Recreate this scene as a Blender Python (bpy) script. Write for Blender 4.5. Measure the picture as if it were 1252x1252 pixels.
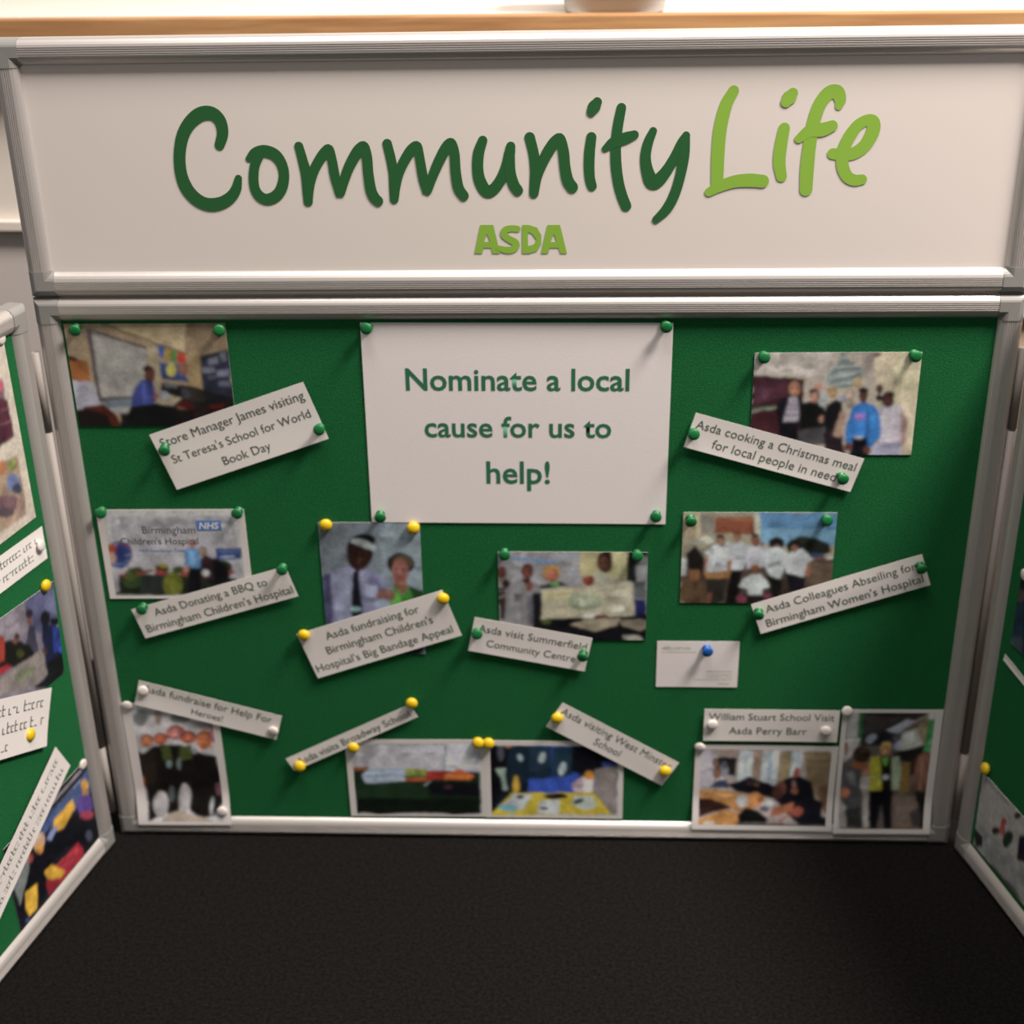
import bpy, bmesh, math, random
import numpy as np
from mathutils import Matrix, Vector

for o in list(bpy.data.objects):
    bpy.data.objects.remove(o)
scene = bpy.context.scene
COL = scene.collection

# ---------------------------------------------------------------- camera
cam_data = bpy.data.cameras.new('camera')
cam = bpy.data.objects.new('camera', cam_data)
COL.objects.link(cam)
RIGHT = Vector((0.99905587, 0.0404424, -0.01586733))
UP = -Vector((0.00257267, -0.41967262, -0.9076719))
BACK = -Vector((-0.04336751, 0.90677412, -0.41938044))
m = Matrix((RIGHT, UP, BACK)).transposed().to_4x4()
m.translation = (0.0471, -1.2579, 0.9859)
cam.matrix_world = m
cam_data.sensor_width = 36.0
cam_data.sensor_fit = 'HORIZONTAL'
cam_data.lens = 1681.9 / 1252 * 36.0
cam_data.clip_start = 0.02
cam_data.dof.use_dof = True
cam_data.dof.focus_distance = 1.20
cam_data.dof.aperture_fstop = 4.0
scene.camera = cam

# ---------------------------------------------------------------- light
world = bpy.data.worlds.new('room_light')
scene.world = world
world.use_nodes = True
bg = world.node_tree.nodes['Background']
bg.inputs['Color'].default_value = (1.0, 0.915, 0.86, 1)
bg.inputs['Strength'].default_value = 0.235

def area(name, loc, target, sx, sy, power, col):
    d = bpy.data.lights.new(name, 'AREA')
    d.shape = 'RECTANGLE'; d.size = sx; d.size_y = sy
    d.energy = power; d.color = col
    o = bpy.data.objects.new(name, d); COL.objects.link(o)
    o.location = loc
    o.rotation_euler = (Vector(target) - Vector(loc)).to_track_quat('-Z', 'Y').to_euler()
    return o
# ceiling luminaire on the right, plus an added overhead fill, both above the frame
area('ceiling_light_right_offscreen', (1.36, -0.56, 2.65), (1.36, -0.56, 0), 0.6, 0.6, 138, (1.0, 0.89, 0.81))
area('overhead_fill_centre_offscreen', (0.0, -0.52, 2.65), (0.0, -0.52, 0), 1.2, 0.6, 36, (1.0, 0.92, 0.86))

vs = scene.view_settings
vs.view_transform = 'Standard'
vs.look = 'None'
vs.gamma = 1.0
vs.use_curve_mapping = False
vs.exposure = 0.1

# ---------------------------------------------------------------- measured layout (metres, in each panel plane)
RECTS={
 'classroom':('M',-0.3628,0.5500,0.1570,0.1050,0.13),
 'hospital':('M',-0.3617,0.3550,0.1530,0.1030,0.40),
 'duo':('M',-0.1592,0.3154,0.1040,0.1540,-0.14),
 'cheque':('M',0.0482,0.3084,0.1530,0.1030,0.00),
 'xmas':('M',0.2992,0.5195,0.1570,0.1050,0.22),
 'abseil':('M',0.2355,0.3533,0.1530,0.1030,0.06),
 'heroes':('M',-0.3905,0.0952,0.1060,0.1580,0.43),
 'table':('M',-0.1245,0.0783,0.1530,0.1030,0.45),
 'shirts':('M',0.0281,0.0781,0.1530,0.1030,-0.07),
 'office':('M',0.2591,0.0724,0.1540,0.1080,-0.27),
 'hivis':('M',0.3903,0.0948,0.1060,0.1580,0.25),
 'c_james':('M',-0.2822,0.4870,0.1676,0.0629,19.30),
 'c_bbq':('M',-0.3267,0.3000,0.1759,0.0365,17.18),
 'c_bandage':('M',-0.1554,0.2628,0.1655,0.0573,19.05),
 'c_summer':('M',0.0037,0.2524,0.1255,0.0414,-11.25),
 'c_xmas':('M',0.2445,0.4703,0.1725,0.0372,-16.17),
 'c_abseil':('M',0.3217,0.3135,0.1777,0.0369,19.19),
 'c_heroes':('M',-0.3478,0.1670,0.1582,0.0320,-16.22),
 'c_broad':('M',-0.1934,0.1327,0.1586,0.0182,27.25),
 'c_west':('M',0.0923,0.1274,0.1482,0.0352,-30.92),
 'c_william':('M',0.2616,0.1532,0.1438,0.0403,-0.27),
 'card':('M',0.1801,0.2278,0.0860,0.0560,-0.01),
 'a4':('M',-0.0066,0.4972,0.2970,0.2100,-0.28),
 'L1':('L',-0.1513,0.5111,0.2100,0.1800,0.50),
 'L2':('L',-0.1239,0.3937,0.1700,0.0350,-1.50),
 'L3':('L',-0.1169,0.3005,0.1530,0.1030,-4.00),
 'L4':('L',-0.1669,0.2532,0.1700,0.0600,-24.00),
 'L5':('L',-0.1542,0.1246,0.1700,0.0400,27.00),
 'L6':('L',-0.1117,0.0763,0.1550,0.1035,0.30),
 'R1':('R',0.0955,0.3230,0.1040,0.0780,0.00),
 'R2':('R',0.1067,0.0760,0.1500,0.0920,1.50),
 'R3':('R',0.1100,0.2549,0.1500,0.0080,-7.00),
}
ART={
 'classroom':('#c2b6b2','#a0866b',[
  ('p','#b39a78',(.243,-.026,1.022,-.019,1.002,.253,.738,.294,.541,.177)),
  ('p','#957a60',(.753,-.021,1.022,-.019,1.007,.26,.729,.287)),
  ('l','#4a3a28',(.214,-.019,.738,.294),0.00129),
  ('p','#9a5a2a',(-.011,.347,.122,.348,.12,.553,-.013,.553)),
  ('p','#3a1a18',(-.008,.303,.066,.333,.043,.374,-.008,.364)),
  ('p','#51454a',(.138,.042,.505,.224,.457,.711,.143,.754)),
  ('p','#9c938d',(.169,.077,.498,.246,.449,.692,.164,.71)),
  ('p','#a79378',(.5,.227,.576,.213,.556,.556,.472,.541)),
  ('p','#a9a2b0',(-.003,.553,.125,.553,.155,.777,-.001,.851)),
  ('p','#6d7580',(.168,.75,.361,.718,.348,.868,.223,.867)),
  ('p','#8f8a88',(.189,.83,.345,.793,.34,.853,.251,.875)),
  ('p','#2f4f9a',(.565,.206,.61,.224,.595,.337,.575,.336)),
  ('p','#a8863a',(.608,.232,.649,.253,.637,.359,.602,.348)),
  ('p','#4f7a3a',(.649,.253,.679,.268,.666,.373,.638,.36)),
  ('p','#b8352a',(.68,.272,.733,.297,.721,.384,.672,.373)),
  ('p','#2b3f73',(.562,.377,.701,.396,.728,.557,.567,.541)),
  ('e','#a89a4a',(.633,.446,.03,0,-.005,.066)),
  ('e','#8a5a4a',(.706,.432,.032,0,-.005,.067)),
  ('l','#8a8078',(.583,.351,.674,.384),0.00143),
  ('p','#a68660',(.734,.301,.822,.292,.816,.646,.731,.616)),
  ('p','#2a2a3c',(.816,.309,1.007,.26,.998,.781,.815,.75)),
  ('p','#7a7a8a',(.865,.338,.927,.324,.925,.39,.865,.4)),
  ('p','#80808e',(.943,.293,.983,.284,.981,.361,.943,.368)),
  ('p','#6f6f80',(.823,.428,.906,.419,.904,.47,.824,.481)),
  ('p','#73728a',(.915,.455,.994,.441,.992,.507,.916,.517)),
  ('p','#606074',(.853,.502,.91,.496,.909,.54,.854,.546)),
  ('p','#5a5a6a',(.915,.558,.993,.551,.992,.603,.916,.611)),
  ('p','#1c1a1c',(.554,.585,.732,.598,.998,.714,.998,.856,.539,.869)),
  ('p','#6b6a6e',(.565,.568,.649,.574,.655,.619,.579,.618)),
  ('p','#3c3a40',(.684,.616,.748,.646,.722,.735,.675,.72)),
  ('p','#2c2420',(.731,.616,.823,.646,.824,.765,.73,.75)),
  ('p','#4a1412',(.621,.802,.699,.717,.753,.817,.732,.9,.633,.887)),
  ('p','#7a4a38',(.631,.802,.704,.832,.693,.854,.638,.832)),
  ('p','#140e10',(.27,.875,1.001,.803,.986,1.029,.256,1.027)),
  ('p','#5a1012',(.841,.792,.937,.773,.924,.822,.848,.825)),
  ('p','#2a1416',(.73,.87,.841,.795,.836,.855,.736,.915)),
  ('p','#0c0a10',(.344,.8,.548,.767,.626,.854,.584,1.02,.267,1.019,.317,.89)),
  ('p','#37407f',(.396,.599,.449,.533,.509,.556,.517,.734,.489,.781,.349,.8,.363,.703)),
  ('p','#4450a0',(.432,.57,.461,.555,.455,.733,.423,.778)),
  ('p','#2a2c60',(.48,.555,.508,.563,.496,.704,.472,.704)),
  ('e','#5a3028',(.494,.489,.032,0,-.006,.065)),
  ('e','#1a1210',(.487,.441,.032,0,-.003,.032)),
  ('e','#6a3a30',(.511,.526,.013,0,-.002,.027)),
  ('p','#a09078',(.518,.756,.611,.69,.676,.729,.602,.797,.527,.785)),
  ('p','#8f8c98',(.537,.645,.59,.657,.612,.707,.541,.734)),
  ('e','#8a4a48',(.515,.704,.025,0,-.002,.024)),
  ('p','#551a14',(.048,.799,.174,.78,.244,.898,.276,1.027,-.014,1.026)),
  ('p','#150d0e',(-.009,.839,.084,.825,.184,.875,.223,1.026,-.023,1.026)),
  ('l','#a02018',(-.03,1,.153,1),0.00171),
  ('e','#5a3028',(.495,.497,.027,0,-.005,.058),0.8),
  ('e','#5a3028',(.492,.498,.023,0,-.005,.052)),
  ('e','#5a3028',(.489,.5,.011,0,-.002,.02),1.15),
  ('e','#5a3028',(.485,.493,.006,0,-.001,.006),0.38),
  ('e','#5a3028',(.505,.493,.006,0,-.001,.006),0.38),
  ('e','#5a3028',(.492,.526,.01,0,-.001,.006),0.55),
  ('e','#5a3028',(.49,.55,.014,0,-.001,.008),0.6)]),
 'hospital':('#c2b6b2','#c6bdbc',[
  ('p','#b6acb2',(.102,.078,.913,.074,.951,.853,.938,.96,.022,.959)),
  ('l','#a8a0a8',(.478,.024,.443,.649),0.00078),
  ('l','#a39aa2',(.664,.365,.934,.361),0.00078),
  ('l','#a8a0a8',(.908,.079,.905,.759),0.00065),
  ('l','#ada4ab',(.102,.081,.918,.08),0.00065),
  ('e','#2a3a7a',(.112,.496,.089,0,-.015,.152)),
  ('e','#8f8fa8',(.112,.496,.075,0,-.013,.13)),
  ('e','#2a3a7a',(.121,.5,.068,0,-.012,.124)),
  ('p','#b8502e',(.027,.454,.063,.373,.112,.404,.086,.48,.028,.495)),
  ('e','#d0a090',(.056,.539,.034,0,-.006,.062)),
  ('l','#7f90c0',(.083,.601,.135,.601,.179,.539),0.00117),
  ('l','#9aa0b8',(.149,.508,.203,.485),0.00157),
  ('l','#a04048',(.111,.362,.165,.385,.192,.455),0.00104),
  ('p','#1f3a7c',(.768,.434,.956,.425,.945,.55,.772,.554)),
  ('l','#8fa0c8',(.791,.465,.937,.457),0.00104),
  ('l','#6f84b8',(.812,.492,.93,.488),0.00078),
  ('l','#c0cade',(.801,.523,.895,.519),0.00157),
  ('p','#22281c',(.087,.729,.55,.719,.9,.767,.91,.96,.022,.959,.072,.914)),
  ('p','#2c2e2e',(.236,.742,.397,.742,.38,.931,.218,.93)),
  ('e','#3a4a24',(.177,.765,.066,0,-.011,.118)),
  ('e','#556030',(.171,.726,.043,0,-.007,.07)),
  ('e','#6a6a20',(.451,.828,.068,0,-.012,.142)),
  ('e','#7f7d28',(.44,.789,.043,0,-.005,.063)),
  ('e','#444f26',(.213,.679,.047,0,-.004,.041)),
  ('e','#2a2c14',(.395,.656,.047,0,-.004,.05)),
  ('e','#8a7a20',(.407,.621,.036,0,-.002,.025)),
  ('e','#3f4a20',(.507,.664,.042,0,-.003,.04)),
  ('e','#9a3a3a',(.386,.706,.045,0,-.003,.031)),
  ('e','#8a4030',(.254,.698,.047,0,-.002,.025)),
  ('e','#9a3c3c',(.116,.726,.028,0,-.002,.019)),
  ('e','#94433c',(.55,.719,.04,0,-.003,.031)),
  ('e','#7a6a2a',(.308,.679,.028,0,-.002,.019)),
  ('e','#28321c',(.799,.665,.075,0,-.008,.109)),
  ('e','#8f3c40',(.867,.7,.026,0,-.002,.022)),
  ('p','#101014',(.706,.541,.777,.534,.848,.65,.847,.79,.7,.852)),
  ('p','#0e0e16',(.571,.637,.656,.637,.64,.947,.55,.947)),
  ('p','#5c86b8',(.558,.456,.612,.421,.663,.452,.658,.649,.547,.646)),
  ('p','#6f9ac8',(.59,.464,.637,.456,.626,.603,.583,.603)),
  ('e','#c07a6a',(.623,.381,.025,0,-.004,.049)),
  ('e','#b87a68',(.559,.665,.021,0,-.003,.04)),
  ('p','#3a2028',(.657,.556,.704,.498,.743,.541,.738,.79,.643,.79)),
  ('e','#8a5a50',(.693,.467,.024,0,-.004,.046)),
  ('e','#b08a70',(.692,.457,.017,0,-.002,.031)),
  ('e','#c0b8b8',(.683,.704,.028,0,-.003,.041)),
  ('e','#c07a6a',(.623,.387,.021,0,-.003,.042),0.8),
  ('e','#c07a6a',(.62,.388,.018,0,-.003,.038)),
  ('e','#c07a6a',(.618,.389,.009,0,-.001,.015),1.15),
  ('e','#c07a6a',(.614,.383,.004,0,0,.005),0.38),
  ('e','#c07a6a',(.63,.383,.004,0,0,.005),0.38),
  ('e','#c07a6a',(.62,.408,.008,0,0,.004),0.55),
  ('e','#c07a6a',(.619,.425,.011,0,0,.006),0.6),
  ('e','#4a3a30',(.692,.449,.021,0,-.003,.032)),
  ('e','#b08a70',(.691,.462,.018,0,-.003,.036),0.8),
  ('e','#b08a70',(.689,.463,.015,0,-.003,.032)),
  ('e','#b08a70',(.687,.463,.007,0,-.001,.013),1.15),
  ('e','#b08a70',(.684,.459,.004,0,0,.004),0.38),
  ('e','#b08a70',(.698,.459,.004,0,0,.004),0.38),
  ('e','#b08a70',(.689,.48,.006,0,0,.004),0.55),
  ('e','#b08a70',(.689,.495,.009,0,0,.005),0.6)]),
 'duo':('#b8aaa8','#767a84',[
  ('p','#868d98',(.588,.003,1.036,.002,1.01,.582,.607,.585)),
  ('p','#6a6d76',(.01,0,.364,-.002,.267,.338,-.016,.388)),
  ('p','#8e98a2',(.91,.225,1.023,.224,1.005,.52,.924,.508)),
  ('p','#3a3a55',(-.017,.401,.116,.375,.068,1.024,-.067,1.025)),
  ('p','#7f7a98',(.047,.413,.135,.353,.286,.316,.347,.362,.447,.337,.574,.371,.662,.459,.642,.559,.505,1.021,0,1.025)),
  ('p','#8d8aa6',(.13,.4,.282,.35,.274,.612,.144,.765,.101,.689)),
  ('p','#6c6688',(.458,.398,.555,.41,.613,.509,.473,.611)),
  ('p','#9490ac',(.42,.461,.55,.472,.543,.56,.427,.56)),
  ('p','#4a4668',(.021,.425,.091,.382,.085,.689,.017,1.024,-.042,1.025)),
  ('p','#251412',(.31,.313,.449,.312,.428,.362,.353,.377)),
  ('p','#928fab',(.285,.325,.346,.368,.307,.436)),
  ('p','#928fab',(.43,.337,.362,.374,.405,.436)),
  ('e','#1c100e',(.395,.221,.13,-.001,-.011,.129)),
  ('e','#2e1814',(.381,.266,.111,-.001,-.008,.093)),
  ('e','#3a2018',(.423,.239,.049,0,-.004,.049)),
  ('e','#121014',(.44,.13,.116,0,-.004,.048)),
  ('p','#a8aaac',(.333,.116,.432,.127,.558,.175,.538,.22,.428,.178,.314,.15)),
  ('e','#120a0a',(.349,.245,.021,0,-.001,.009)),
  ('e','#120a0a',(.422,.249,.021,0,-.001,.009)),
  ('e','#4a2a22',(.382,.282,.016,0,-.002,.022)),
  ('e','#401c1c',(.376,.322,.036,0,-.001,.009)),
  ('p','#16121e',(.317,.365,.376,.364,.385,.674,.31,.764,.264,.688)),
  ('e','#8fb0b0',(.312,.652,.056,0,-.002,.02)),
  ('e','#241b18',(.786,.305,.133,-.001,-.006,.079)),
  ('e','#5a4838',(.808,.292,.097,0,-.003,.049)),
  ('e','#8a5048',(.779,.366,.081,0,-.007,.094)),
  ('e','#97605a',(.756,.341,.046,0,-.002,.03)),
  ('e','#3a2220',(.747,.35,.02,0,-.001,.007)),
  ('e','#3a2220',(.812,.35,.02,0,-.001,.007)),
  ('e','#a8685c',(.778,.378,.013,0,-.001,.017)),
  ('e','#7a2c30',(.777,.415,.029,0,-.001,.007)),
  ('p','#8a5a48',(.715,.449,.847,.44,.859,.496,.774,.546,.711,.509)),
  ('p','#3a7a2a',(.669,.522,.73,.471,.79,.546,.869,.477,.948,.52,.908,1.018,.606,1.02)),
  ('p','#5aa03a',(.693,.534,.759,.521,.77,.596,.687,.609)),
  ('p','#1c3a1c',(.865,.468,.997,.526,.975,1.018,.875,1.018,.896,.558)),
  ('e','#7a5048',(.626,.544,.095,-.001,-.004,.05)),
  ('e','#8f6258',(.677,.522,.049,0,-.002,.028)),
  ('e','#8f94a8',(.588,.61,.082,0,-.003,.038)),
  ('p','#20202c',(-.045,.817,.991,.759,.975,1.018,-.067,1.025))]),
 'cheque':('#b8aaa8','#8f868c',[
  ('p','#9a9197',(.092,-.003,.546,-.006,.555,.352,.097,.355)),
  ('p','#b8a67c',(.546,-.02,.865,-.022,.856,.335,.556,.367)),
  ('p','#c4b488',(.763,0,.858,0,.854,.32,.783,.291)),
  ('p','#1c2020',(.86,-.022,.997,-.023,.998,.348,.858,.335)),
  ('p','#9a9498',(.921,.151,.995,.143,.995,.326,.922,.327)),
  ('p','#73706f',(.946,.042,.993,.042,.995,.158,.938,.144)),
  ('p','#4a4a50',(.911,.334,.994,.337,.995,.511,.918,.512)),
  ('p','#66666a',(.925,.393,.993,.393,.995,.496,.926,.497)),
  ('p','#1c2058',(.916,.527,.995,.526,.992,.751,.919,.736)),
  ('l','#5f82b5',(.1,.08,.384,.101),0.00298),
  ('l','#7f98bb',(.406,.046,.537,.052),0.00099),
  ('e','#5a2a28',(.03,.231,.03,0,-.001,.068)),
  ('e','#7a6a60',(.034,.304,.03,0,0,.035)),
  ('e','#301a1a',(.053,.356,.027,0,-.001,.05)),
  ('p','#3a2824',(-.005,.401,.053,.4,.049,.745,-.005,.746)),
  ('l','#8a7a74',(-.002,.493,.052,.49),0.00174),
  ('l','#7a6a68',(-.001,.43,.05,.437),0.00149),
  ('p','#857b80',(.07,.385,.146,.311,.239,.337,.304,.428,.289,.864,.021,.806,.055,.549)),
  ('p','#938a90',(.088,.4,.15,.37,.147,.774,.057,.745)),
  ('p','#5f5860',(.193,.503,.286,.473,.28,.834,.209,.819)),
  ('p','#6a5c62',(.105,.474,.158,.474,.148,.563,.104,.564)),
  ('e','#5a2c26',(.195,.215,.044,0,-.001,.085)),
  ('e','#6b3a30',(.195,.244,.03,0,0,.05)),
  ('p','#3a201e',(.155,.303,.221,.303,.212,.369,.159,.34)),
  ('p','#7a4436',(.175,.355,.234,.34,.234,.406,.204,.451)),
  ('p','#1a1c18',(.274,.384,.335,.354,.424,.335,.469,.376,.3,.406)),
  ('e','#b08048',(.362,.239,.058,0,0,.1)),
  ('e','#a8584a',(.367,.262,.039,0,0,.077)),
  ('e','#b86a5a',(.362,.25,.025,0,0,.038)),
  ('e','#5a9a3a',(.379,.365,.032,0,0,.018)),
  ('p','#15151c',(.229,.473,.295,.443,.289,.803,.236,.804)),
  ('p','#b0a494',(.56,.359,.643,.251,.695,.226,.761,.284,.836,.305,.902,.337,.903,.408,.56,.411)),
  ('e','#3a221e',(.713,.119,.051,0,.001,.117)),
  ('e','#5a352c',(.705,.131,.035,0,.001,.076)),
  ('e','#2a1614',(.708,.189,.026,0,0,.032)),
  ('e','#8a3a30',(.606,.319,.044,0,0,.053)),
  ('p','#100e14',(.236,.751,1,.713,1.001,1.025,.234,1.033)),
  ('p','#b8a890',(.296,.421,.9,.334,.917,.714,.288,.758)),
  ('p','#c0ae86',(.318,.428,.494,.404,.477,.531,.317,.547)),
  ('p','#bfb09a',(.723,.38,.893,.356,.907,.691,.743,.708)),
  ('e','#98a084',(.583,.559,.115,-.001,0,.093)),
  ('e','#a8a48c',(.583,.559,.08,-.001,0,.06)),
  ('l','#8a8070',(.362,.479,.547,.453),0.00075),
  ('l','#8a8070',(.688,.425,.863,.397),0.00075),
  ('l','#94897a',(.344,.547,.512,.53),0.00062),
  ('l','#8a8070',(.706,.529,.882,.512),0.00075),
  ('l','#94897a',(.335,.622,.459,.613),0.00062),
  ('l','#8a8070',(.707,.573,.874,.564),0.00062),
  ('e','#cdc4b4',(.813,.632,.044,0,0,.036)),
  ('p','#c4baae',(.557,.717,.583,.687,.707,.678,.699,.731,.566,.752)),
  ('p','#a08c78',(.477,.82,.584,.762,.823,.74,.806,.821,.656,.903)),
  ('e','#6a2c28',(.69,.727,.046,0,0,.024)),
  ('l','#7a2c2c',(.699,.678,.734,.701),0.00124),
  ('p','#8a7868',(.819,.753,.997,.766,.994,.857,.95,.888,.833,.828)),
  ('p','#9a8f88',(.839,.95,.924,.934,1,.963,1.001,1.017,.853,1.003)),
  ('e','#4a5a2a',(.321,.788,.031,0,0,.027)),
  ('e','#3a201c',(.197,.208,.043,0,0,.063)),
  ('e','#6b3a30',(.197,.234,.037,0,-.001,.072),0.8),
  ('e','#6b3a30',(.193,.235,.031,0,0,.065)),
  ('e','#6b3a30',(.189,.237,.015,0,0,.025),1.15),
  ('e','#6b3a30',(.182,.228,.008,0,0,.008),0.38),
  ('e','#6b3a30',(.21,.228,.008,0,0,.008),0.38),
  ('e','#6b3a30',(.196,.27,.013,0,0,.007),0.55),
  ('e','#6b3a30',(.197,.299,.019,0,0,.01),0.6),
  ('e','#b08048',(.367,.24,.041,0,0,.063)),
  ('e','#b0604f',(.367,.266,.035,0,0,.072),0.8),
  ('e','#b0604f',(.364,.268,.03,0,0,.065)),
  ('e','#b0604f',(.36,.269,.015,0,0,.025),1.15),
  ('e','#b0604f',(.353,.261,.007,0,0,.008),0.38),
  ('e','#b0604f',(.38,.26,.007,0,0,.008),0.38),
  ('e','#b0604f',(.366,.302,.013,0,0,.007),0.55),
  ('e','#b0604f',(.367,.332,.018,0,0,.01),0.6),
  ('e','#201210',(.708,.104,.043,0,.001,.078)),
  ('e','#5a352c',(.708,.136,.036,0,.001,.089),0.8),
  ('e','#5a352c',(.705,.138,.031,0,.001,.08)),
  ('e','#5a352c',(.701,.14,.015,0,0,.031),1.15),
  ('e','#5a352c',(.694,.129,.008,0,0,.01),0.38),
  ('e','#5a352c',(.721,.129,.008,0,0,.01),0.38),
  ('e','#5a352c',(.708,.181,.013,0,0,.009),0.55),
  ('e','#5a352c',(.709,.217,.019,0,0,.013),0.6),
  ('e','#6a3430',(.03,.238,.022,0,-.001,.049),0.8),
  ('e','#6a3430',(.028,.239,.018,0,-.001,.044)),
  ('e','#6a3430',(.025,.24,.009,0,0,.017),1.15),
  ('e','#6a3430',(.021,.234,.005,0,0,.005),0.38),
  ('e','#6a3430',(.038,.234,.005,0,0,.005),0.38),
  ('e','#6a3430',(.029,.263,.008,0,0,.005),0.55),
  ('e','#6a3430',(.029,.283,.011,0,0,.007),0.6)]),
 'xmas':('#c8bcb6','#b8a698',[
  ('p','#c2b2a8',(-.011,-.02,.464,-.015,.477,.223,-.003,.218)),
  ('p','#cfba9c',(.71,-.02,1.003,-.017,1.012,1.027,.79,1.026)),
  ('p','#d8c6a2',(.815,-.012,1.003,-.017,1,.382,.884,.381)),
  ('p','#a8948c',(.64,-.013,.732,-.012,.69,.238,.653,.21)),
  ('p','#3a1a1c',(-.008,.216,.311,.249,.317,.563,.311,.869,.007,.867)),
  ('p','#4f2834',(.007,.24,.213,.27,.21,.419,.012,.518)),
  ('p','#5c3444',(.014,.318,.145,.347,.086,.447,.016,.489)),
  ('p','#482026',(.001,.576,.171,.548,.184,.868,.007,.867)),
  ('l','#9a9a88',(0,.561,.152,.53),0.00168),
  ('l','#5a7a5a',(.008,.535,.147,.516),0.00112),
  ('p','#8a908c',(.535,0,.594,.111,.664,.168,.646,.238,.598,.337,.448,.364,.437,.222,.506,.111)),
  ('l','#b0b4b0',(.486,.069,.59,.042),0.00112),
  ('l','#b0b4b0',(.464,.152,.63,.126),0.00126),
  ('l','#5a625e',(.475,.194,.613,.14),0.00140),
  ('l','#b4b8b4',(.451,.251,.651,.182),0.00126),
  ('l','#5c645f',(.462,.293,.618,.224),0.00140),
  ('l','#b0b4b0',(.455,.328,.604,.28),0.00126),
  ('l','#626a66',(.505,.097,.611,.091),0.00112),
  ('l','#626a66',(.483,.35,.588,.322),0.00112),
  ('e','#4a3a38',(.73,.029,.023,0,.001,.019)),
  ('e','#c09a70',(.629,.287,.028,0,.003,.054)),
  ('e','#c08a78',(.396,.342,.027,0,.002,.048)),
  ('p','#14121a',(.148,.548,.175,.447,.227,.402,.299,.42,.324,.52,.315,.672,.257,.686,.175,.664)),
  ('p','#a89aa4',(.226,.422,.278,.422,.294,.657,.198,.664)),
  ('l','#7a6c80',(.213,.498,.283,.498),0.00126),
  ('l','#7a6c80',(.21,.548,.287,.549),0.00126),
  ('l','#7a6c80',(.205,.599,.29,.603),0.00126),
  ('e','#c08060',(.256,.345,.037,0,.003,.071)),
  ('e','#a86a50',(.261,.369,.023,0,.002,.043)),
  ('p','#121016',(.171,.664,.294,.664,.297,.869,.179,.868)),
  ('p','#10120f',(.301,.563,.316,.48,.373,.47,.424,.495,.466,.622,.444,.731,.306,.766)),
  ('e','#b8806a',(.38,.427,.029,0,.003,.057)),
  ('e','#2a1a18',(.369,.375,.025,0,.001,.023)),
  ('p','#4a4448',(.292,.752,.448,.716,.48,.899,.303,.898)),
  ('e','#b5b8b8',(.426,.452,.029,0,.003,.069)),
  ('e','#b07e68',(.44,.644,.027,0,.002,.035)),
  ('p','#16161a',(.451,.514,.506,.45,.545,.481,.554,.594,.527,.76,.467,.818,.441,.665)),
  ('e','#b88f6a',(.485,.381,.032,0,.003,.057)),
  ('p','#2a1a20',(.447,.782,.543,.724,.599,1.018,.481,1.018)),
  ('p','#b08a78',(.541,.565,.577,.579,.549,.834,.507,.811)),
  ('p','#a89680',(.553,.464,.614,.429,.63,.558,.579,.558)),
  ('e','#c0a08e',(.588,.405,.034,0,.003,.06)),
  ('p','#7a8aa0',(.531,.421,.562,.407,.57,.479,.543,.479)),
  ('p','#1f6fb8',(.613,.529,.677,.48,.741,.506,.784,.595,.806,.813,.75,.918,.711,.903,.715,.83,.638,.824,.636,.888,.581,.87,.582,.695)),
  ('p','#2a80cc',(.715,.523,.779,.61,.791,.813,.746,.886)),
  ('e','#a070c0',(.663,.616,.038,0,.001,.02)),
  ('e','#a070c0',(.665,.649,.04,0,.001,.014)),
  ('e','#5a342c',(.669,.42,.027,0,.004,.071)),
  ('e','#20141a',(.666,.368,.032,0,.002,.034)),
  ('p','#10101a',(.629,.824,.717,.83,.745,1.026,.618,1.026)),
  ('e','#6a3a30',(.606,.918,.024,0,.002,.041)),
  ('e','#6a3a30',(.729,.945,.024,0,.002,.038)),
  ('e','#b8b4b8',(.666,.824,.027,0,.001,.015)),
  ('p','#c4b6be',(.756,.53,.825,.495,.902,.51,.949,.625,.949,.894,.928,.919,.916,.872,.804,.872,.796,.639)),
  ('p','#a8807c',(.913,.553,.949,.625,.949,.894,.924,.916,.912,.668)),
  ('p','#aca4bc',(.768,.871,.927,.872,.935,1.027,.745,1.026)),
  ('e','#5a3430',(.825,.455,.037,0,.005,.074)),
  ('e','#3a2020',(.831,.407,.037,0,.002,.034)),
  ('p','#c8bac2',(.796,.531,.866,.51,.894,.668,.814,.668)),
  ('e','#4a3430',(.766,.355,.024,0,.003,.045)),
  ('e','#201c1e',(.772,.435,.027,0,.002,.034)),
  ('e','#b8b0b0',(.793,.409,.018,0,.001,.02)),
  ('e','#8a6a58',(.255,.333,.036,0,.002,.051)),
  ('e','#c08060',(.256,.354,.03,0,.003,.059),0.8),
  ('e','#c08060',(.253,.356,.026,0,.002,.053)),
  ('e','#c08060',(.25,.357,.013,0,.001,.02),1.15),
  ('e','#c08060',(.244,.35,.006,0,0,.007),0.38),
  ('e','#c08060',(.267,.35,.006,0,0,.007),0.38),
  ('e','#c08060',(.257,.384,.011,0,0,.006),0.55),
  ('e','#c08060',(.259,.408,.016,0,0,.008),0.6),
  ('e','#2a1a18',(.38,.416,.028,0,.002,.042)),
  ('e','#b8806a',(.38,.433,.024,0,.002,.048),0.8),
  ('e','#b8806a',(.378,.434,.02,0,.002,.043)),
  ('e','#b8806a',(.375,.435,.01,0,.001,.017),1.15),
  ('e','#b8806a',(.371,.429,.005,0,0,.005),0.38),
  ('e','#b8806a',(.389,.429,.005,0,0,.005),0.38),
  ('e','#b8806a',(.381,.457,.009,0,0,.005),0.55),
  ('e','#b8806a',(.382,.476,.013,0,0,.007),0.6),
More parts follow.
